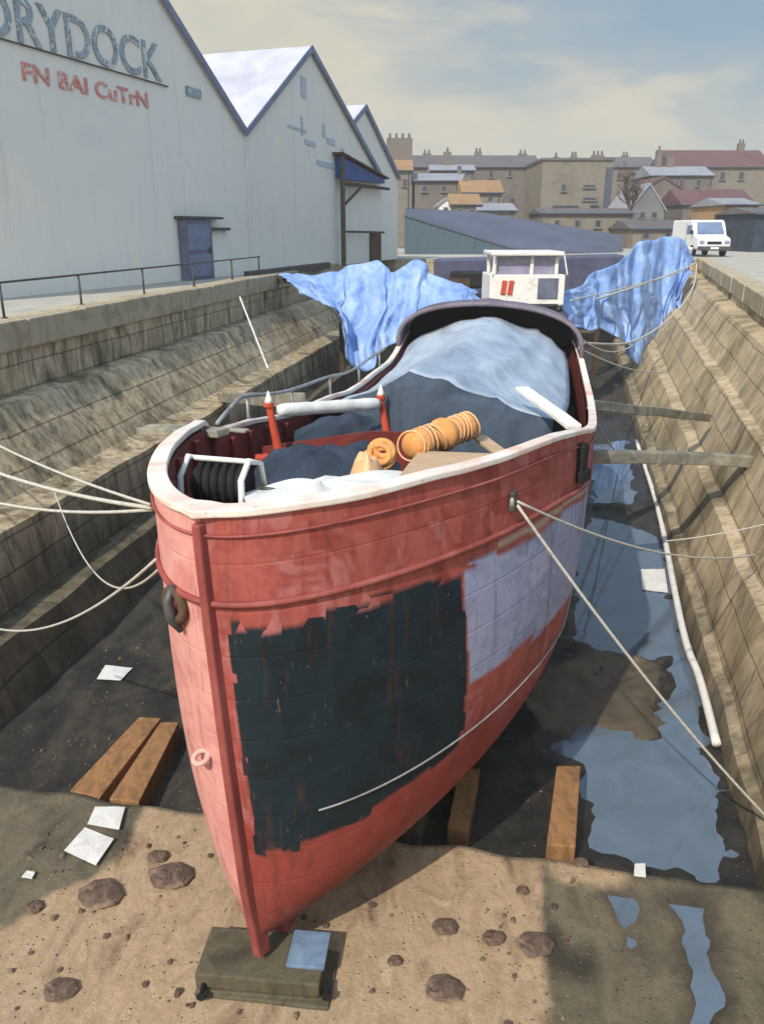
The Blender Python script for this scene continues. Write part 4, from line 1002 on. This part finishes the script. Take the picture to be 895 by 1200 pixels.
b = MB(); b.prism([fq(26.0, 0, -.1), fq(27.6, 0, -.1), fq(27.6, 1.5, -.1), fq(26.0, 1.5, -.1)], fb*.09); b.build('door', M['rust'], s2)
# low kerb and dark trough in front of the sheds
b = MB(); b.prism([fq(10.0, 0, -1.6), fq(18, 0, -1.2), fq(18, .28, -1.2), fq(10.0, .24, -1.6)], fb*.3); tag(b.build('dark_kerb', M['steel'], None, bevel=.02), 'low dark kerb in front of the shed door', 'kerb')

# ------------------------------------------------------------------ town
M['w_stone'] = mat('town stone', [col(92, 84, 78), col(112, 104, 96), col(102, 94, 86)], .35, .9, None, .2, .02, .12)
M['w_stone2'] = mat('town stone light', [col(106, 98, 88), col(126, 117, 104), col(116, 107, 96)], .35, .9, None, .2, .02, .12)
M['w_grey'] = mat('grey render', [col(100, 100, 102), col(122, 120, 118)], .4, .9)
M['r_slate'] = mat('slate roof', [col(84, 80, 82), col(104, 98, 98)], .5, .8)
M['r_red'] = mat('dull red roof', [col(88, 60, 62), col(106, 74, 74)], .5, .85)
M['r_orange_lit'] = mat('orange lit roof', [col(136, 106, 76), col(156, 124, 90)], .6, .85)  # orange light on these roofs put into their colour
M['lead'] = mat('dark gable edge', [col(62, 68, 82), col(80, 86, 100)], 1, .8)
M['r_pale'] = mat('pale roof', [col(126, 128, 136), col(148, 148, 154)], .6, .8)
M['w_orange'] = mat('orange house wall', [col(148, 118, 86), col(166, 134, 100)], .6, .9)
M['w_white'] = mat('white house wall', [col(204, 206, 206), col(222, 222, 222)], .8, .9)
M['dark_pane'] = mat('dark window', [col(44, 44, 50), col(60, 60, 66)], 1, .25, spec=.6, bmp=0)
M['teal'] = mat('teal boarded wall', [col(60, 76, 88), col(78, 94, 104), col(66, 82, 94)], 1.2, .8, (3, 3, .2))
M['r_lav'] = mat('lavender metal roof', [col(76, 80, 96), col(92, 96, 112)], .4, .7, (1, 1, 1))
def house(label, px0, px1, pye, pyr, Y, depth, wm, rm, wins=(), chim=(), roof='side', base=None, cat='building', name='house', pipes=()):
    a = aty(px0, pye, Y); c = aty(px1, pye, Y); ze = a.z
    hill = QZ+max(0, (Y-84)/200)*10
    zb_ = (hill-.5) if base is None else aty(px0, base, Y).z
    xm_ = (a.x+c.x)/2; o = thing(name, label, cat, (xm_, Y+depth/2, zb_))
    w_ = c.x-a.x
    m_ = MB(); m_.prism([(a.x, Y, zb_), (c.x, Y, zb_), (c.x, Y+depth, zb_), (a.x, Y+depth, zb_)], (0, 0, ze-zb_)); m_.build('wall', wm, o)
    ov = .25; m_ = MB()
    if roof == 'side':
        zr = EYE+(aty(px0, pyr, Y).z-EYE)*(Y+depth/2)/Y
        zr = max(zr, ze+.4)
        m_.prism([(a.x-ov, Y-ov, ze+.003), (a.x-ov, Y+depth+ov, ze+.003), (a.x-ov, Y+depth/2, zr)], (w_+2*ov, 0, 0))
    elif roof == 'gable':
        zr = aty((px0+px1)/2, pyr, Y).z; 
        m_.prism([(a.x-ov, Y-.15, ze), (xm_, Y-.15, zr), (c.x+ov, Y-.15, ze), (c.x+ov-.01, Y-.15, ze-.25), (xm_, Y-.15, zr-.25), (a.x-ov+.01, Y-.15, ze-.25)], (0, depth+.3, 0))
        g_ = MB(); g_.prism([(a.x+.02, Y+.0, ze+.003), (c.x-.02, Y+.0, ze+.003), (xm_, Y+.0, zr-.22)], (0, depth, 0)); g_.build('gable', wm, o)
    elif roof == 'flat':
        zr = ze; m_.box((xm_, Y+depth/2, ze+.15), (w_+.4, depth+.4, .3))
    rf = m_.build('roof', rm, o)
    if roof == 'side':
        m_ = MB(); m_.tube([(a.x-ov, Y-ov-.05, ze-.02), (c.x+ov, Y-ov-.05, ze-.02)], .09, 6); m_.build('gutter', M['lead'], o)
        m_ = MB(); m_.tube([(c.x-.35, Y-.1, ze), (c.x-.35, Y-.1, zb_)], .07, 6); m_.build('downpipe', M['lead'], o)
    for (wx, wy, ww, wh) in wins:
        p = aty(wx, wy, Y); sx_ = ww*(aty(448, wy, Y)-aty(447, wy, Y)).x; sz_ = wh*abs((aty(448, wy+.5, Y)-aty(448, wy-.5, Y)).z)
        m_ = MB(); m_.box((p.x, Y-.02, p.z), (sx_+.22, .12, sz_+.22)); m_.box((p.x, Y-.12, p.z-sz_/2-.14), (sx_+.4, .22, .1)); f = m_.build('window', M['w_grey'], o)
        m_ = MB(); m_.box((p.x, Y-.09, p.z), (sx_, .04, sz_)); m_.build('pane', M['dark_pane'], f)
    for (cx, top, cw, pots) in chim:
        yy = Y+depth*.5; p = aty(cx, top, yy); sx_ = cw*(aty(448, top, yy)-aty(447, top, yy)).x; zl_ = ze-.2
        m_ = MB(); m_.box((p.x, yy, (p.z+zl_)/2), (sx_, .9, p.z-zl_)); ch_ = m_.build('chimney', M['w_stone'], rf)
        for k in range(pots):
            q = p.x-sx_/2+sx_*(k+.5)/pots
            m_ = MB(); m_.tube([(q, yy, p.z-.05), (q, yy, p.z+.55)], [.17, .13], 8); m_.build('chimney_pot', M['r_slate'], ch_)
    for (cx, y0_, y1_, cw) in pipes:
        p = aty(cx, y0_, Y); q = aty(cx, y1_, Y); m_ = MB(); m_.box((p.x, Y-.12, (p.z+q.z)/2), (cw*(aty(448, 200, Y)-aty(447, 200, Y)).x, .22, abs(p.z-q.z))); m_.build('dark_strip', M['lead'], o)  # dark strip standing proud of the wall
    return o
# back row
house('tall stone tenement with a long slate roof behind the low warehouse', 470, 634, 196, 182, 125, 14, M['w_stone'], M['r_slate'], [(575, 203, 4, 9), (597, 202, 3, 8), (619, 201, 4, 10), (546, 204, 4, 8), (548, 235, 4, 8), (600, 236, 5, 8), (600, 262, 5, 9), (570, 268, 6, 8)], [(500, 180, 10, 2), (560, 178, 8, 2), (612, 180, 10, 2)], pipes=[(631, 197, 240, 7)])
house('square stone block with narrow dark slits and a parapet', 636, 718, 188, 186, 112, 14, M['w_stone2'], M['r_slate'], [(690, 218, 13, 2.5), (690, 233, 14, 2.5), (660, 220, 4, 7), (662, 243, 30, 4), (696, 243, 10, 5)], [(672, 183, 7, 2), (700, 182, 14, 3), (651, 184, 6, 1)], roof='flat', pipes=[(714, 196, 246, 8)])
house('stone house with a row of four chimney pots beside the sheds', 446, 482, 200, 186, 104, 9, M['w_stone2'], M['r_orange_lit'], [(474, 214, 3, 7)], [(468, 162, 30, 4)])
house('low cottage with an orange lit roof below the long tenement', 543, 588, 226, 211, 98, 8, M['w_stone2'], M['r_orange_lit'], [(556, 233, 4, 6), (574, 233, 4, 6)], [(545, 208, 5, 1)])
house('small white gabled cottage at the foot of the tenement', 514, 531, 240, 231, 92, 7, M['w_white'], M['r_pale'], [(522, 246, 3, 4)], roof='gable')
house('brown cottage with a pale lean roof in front of the tenement', 486, 545, 212, 203, 104, 9, M['w_stone'], M['r_pale'], [(497, 221, 4, 6), (520, 221, 4, 6), (536, 221, 4, 6)], [(538, 200, 5, 2)])
house('brown cottage with a tan roof right of the white gable', 530, 562, 240, 227, 90, 7, M['w_stone2'], M['r_orange_lit'], [(538, 248, 4, 5), (552, 248, 4, 5)])
house('long house under a pale flat strip roof with slanted skylight', 506, 556, 200, 193, 118, 8, M['w_stone'], M['r_pale'], [(530, 206, 4, 6)], [(524, 178, 9, 1)])
house('low white roofed store in front of the tenement', 562, 604, 247, 238, 88, 8, M['w_stone2'], M['r_pale'], [(572, 258, 6, 8), (592, 258, 6, 8)])
house('grey pale gabled house with white peak beside the bare tree', 738, 778, 246, 214, 96, 10, M['w_grey'], M['r_pale'], [(752, 252, 5, 6), (766, 252, 5, 6)], roof='gable')
house('brown house with a red gable above the pale gabled house', 752, 800, 222, 206, 110, 10, M['w_stone'], M['r_red'], [(765, 232, 4, 7), (785, 232, 4, 7)], roof='gable')
house('wide house under the long red roof on the skyline', 788, 905, 196, 176, 128, 12, M['w_stone2'], M['r_red'], [(806, 206, 5, 8), (826, 206, 5, 8), (846, 206, 5, 8), (868, 206, 5, 8)], [(868, 168, 7, 2)])
house('long house under a pale strip roof left of the red roofs', 764, 836, 206, 195, 120, 9, M['w_stone'], M['r_pale'], [(778, 214, 4, 7), (798, 214, 4, 7), (818, 214, 4, 7)], [(772, 176, 6, 1), (785, 184, 8, 2)])
house('brown terrace with the lower dark red roof behind the van', 800, 884, 240, 222, 100, 9, M['w_stone'], M['r_red'], [(812, 250, 4, 8), (830, 250, 4, 8), (845, 250, 4, 8)], [(822, 219, 6, 2)])
house('orange rendered house with a white door beside the van', 851, 889, 240, 232, 72, 8, M['w_orange'], M['r_pale'], [(858, 262, 4, 9), (880, 252, 4, 9)], base=300)
house('dim stone row filling the gap behind the bare tree', 714, 770, 196, 184, 140, 10, M['w_stone2'], M['r_slate'], [(725, 206, 4, 7), (742, 206, 4, 7)], [(732, 182, 7, 2)])
house('brown stone terrace above the right end of the warehouse', 636, 742, 250, 244, 86, 8, M['w_stone2'], M['r_slate'], [(652, 262, 5, 7), (676, 262, 5, 7), (700, 262, 5, 7), (724, 262, 5, 7)])
house('low brown yard building behind the right tarpaulin', 742, 812, 268, 258, 78, 8, M['w_stone2'], M['r_slate'], [(756, 276, 6, 6), (782, 276, 6, 6)])
house('dark sided shed at the far right edge beside the orange house', 886, 935, 250, 243, 66, 8, M['canvas_dark'], M['r_slate'], [], base=302)
# orange house white door
b = MB(); q = aty(868, 255, 71.9); b.box((q.x, 71.9, q.z-.4), (.75, .1, 2.4)); 
for o_ in list(C.objects):
    if o_.get('label', '').startswith('orange rendered'): b.build('door', M['w_white'], o_)
# low warehouse
wh = thing('warehouse', 'low blue grey warehouse with lavender roof between the sheds and the quay', 'building', aty(540, 305, 62))
a0 = aty(474, 308, 60); a1 = aty(474, 252, 60); a2 = aty(600, 291, 60); a3 = aty(600, 308, 60); a4 = aty(728, 300, 64); a5 = aty(728, 307, 64)
r0 = aty(476, 244, 66); r1 = aty(562, 248, 72); r2 = aty(728, 276, 76)
b = MB(); b.prism([a0, a3, a2, a1], (0, .3, 0)); b.build('wall', M['teal'], wh)
b = MB(); b.prism([a3+Vector((.01, 0, 0)), a5, a4, a2+Vector((.01, 0, 0))], (0, .3, 0)); b.build('low_wall', M['teal'], wh)
b = MB(); b.add([a1+Vector((0, -.1, .05)), a2+Vector((0, -.1, .05)), a4+Vector((0, -.1, .05)), r2, r1, r0], [(0, 1, 5), (1, 4, 5), (1, 2, 3), (1, 3, 4)]); b.build('roof', M['r_lav'], wh, solid=.12, offs=-1)
b = MB(); b.add([r0, r1, r2, r2+Vector((0, .5, -6)), r1+Vector((0, .5, -6)), r0+Vector((0, .5, -6))], [(0, 1, 4, 5), (1, 2, 3, 4)]); b.build('back_wall', M['teal'], wh, solid=.2)
# bare tree
M['twig'] = mat('twigs', [col(70, 56, 46), col(94, 76, 62)], 4, .9)
def bare_tree(px, pyb, Y, h, label, n0=5):
    base = aty(px, pyb, Y); o = thing('bare_tree', label, 'tree', base)
    tr = MB(); cr = MB()
    def br(p, d_, L, r, lvl):
        pts = [p]; dd = d_.copy()
        for i in range(4):
            dd = (dd+Vector((rnd.uniform(-.2, .2), rnd.uniform(-.2, .2), rnd.uniform(-.05, .15)))).normalized(); pts.append(pts[-1]+dd*L/4)
        (tr if lvl < 2 else cr).tube(pts, [r*(1-.15*i) for i in range(5)], 5 if lvl < 3 else 3)
        if lvl < 5:
            for k in range(n0 if lvl < 2 else 3):
                q = pts[rnd.choice((1, 2, 3, 4))]; a = rnd.uniform(0, 6.28); nd = (dd+Vector((math.cos(a), math.sin(a), rnd.uniform(-.1, .6)))*.8).normalized()
                br(q, nd, L*rnd.uniform(.55, .75), r*.55, lvl+1)
    br(base, Vector((0, 0, 1)), h*.34, .28, 0)
    tr.build('trunk', M['twig'], o); cr.build('crown', M['twig'], o)
bare_tree(736, 262, 90, 7.5, 'leafless brown tree between the stone block and the pale gable')
# van
vp = atz(833, 301, QZ); van = thing('van', 'white van parked on the quay beyond the right dock edge', 'van', (vp.x, vp.y+1.2, QZ))
VX = vp.x; VY = vp.y-.2; W2 = 1.05
prof = [(0, .45), (0, 1.0), (.12, 1.15), (.75, 1.3), (1.35, 2.15), (1.6, 2.25), (5.0, 2.25), (5.1, .45)]
b = MB(); b.prism([(VX-W2, VY+y, QZ+z) for y, z in prof], (2*W2, 0, 0)); b.build('body', M['w_white'], van, bevel=.08)
M['glass_b'] = mat('windscreen', [col(84, 100, 130), col(120, 134, 160)], 1, .1, spec=.8, bmp=0)
b = MB(); b.prism([(VX-.86, VY+.80, QZ+1.37), (VX+.86, VY+.80, QZ+1.37), (VX+.78, VY+1.30, QZ+2.08), (VX-.78, VY+1.30, QZ+2.08)], (0, -.05, .035)); b.build('windscreen', M['glass_b'], van)
for sg in (-1, 1):
    b = MB(); b.box((VX+sg*.8, VY-.01, QZ+.9), (.3, .06, .2)); b.build('headlight', M['pane'], van, bevel=.02)
    b = MB(); b.box((VX+sg*1.18, VY+.95, QZ+1.5), (.16, .08, .26)); b.build('wing_mirror', M['black'], van, bevel=.02)
    for yy in (.95, 4.0):
        b = MB(); b.tube([(VX+sg*(W2-.18), VY+yy, QZ+.36), (VX+sg*(W2+.03), VY+yy, QZ+.36)], .36, 20); wh_ = b.build('wheel', M['black'], van)
        b = MB(); b.tube([(VX+sg*(W2+.0), VY+yy, QZ+.36), (VX+sg*(W2+.045), VY+yy, QZ+.36)], .2, 14); b.build('rim', M['grey_pipe'], wh_)
b = MB(); b.box((VX, VY-.05, QZ+.52), (2.1, .16, .26)); b.build('bumper', M['steel'], van, bevel=.03)
b = MB(); b.box((VX, VY-.14, QZ+.54), (.52, .02, .12)); b.build('number_plate', M['w_white'], van)
b = MB(); b.beam((VX-.5, VY+.78, QZ+1.40), (VX-.1, VY+.9, QZ+1.6), .03, .03); b.build('wiper', M['black'], van)
for sg in (-1, 1):
    b = MB(); b.box((VX+sg*(W2+.005), VY+1.75, QZ+1.65), (.02, .8, .55)); b.build('side_window', M['glass_b'], van)
    b = MB(); b.box((VX+sg*(W2+.004), VY+2.3, QZ+1.3), (.012, .03, 1.5)); b.build('door_seam', M['steel'], van)
b = MB(); b.box((VX, VY-.01, QZ+.86), (.9, .05, .16)); b.build('grille', M['black'], van)
# lamp post / small quay bollards
for k, (px, py) in enumerate([(806, 296)]):
    p = atz(px, 303, QZ); b = MB(); b.tube([p, p+Vector((0, 0, .5)), p+Vector((0, 0, .52)), p+Vector((0, 0, .66))], [.16, .13, .2, .18], 14)
    tag(b.build('bollard', M['w_white'], None, smooth=False), 'white mooring bollard at the corner of the right dock edge', 'bollard')
b = MB(); p = Vector((-7.7, 11.2, QZ)); b.tube([p, p+Vector((0, 0, .28)), p+Vector((0, 0, .30)), p+Vector((0, 0, .40))], [.14, .11, .18, .16], 14); tag(b.build('bollard', M['steel'], None), 'dark mooring bollard on the left quay holding the bow ropes', 'bollard')

# air between the quay and the town
b = MB(); b.box((0, 1110, 16.2), (1960, 2860, 35.2)); 
mh = bpy.data.materials.new('air'); mh.use_nodes = True; th = mh.node_tree; th.nodes.remove(th.nodes['Principled BSDF'])
pv = N(th, 'ShaderNodeVolumePrincipled'); pv.inputs['Color'].default_value = (.92, .92, .90, 1); pv.inputs['Density'].default_value = .0011
th.links.new(pv.outputs[0], th.nodes['Material Output'].inputs['Volume'])
tag(b.build('haze', mh), kind='stuff')
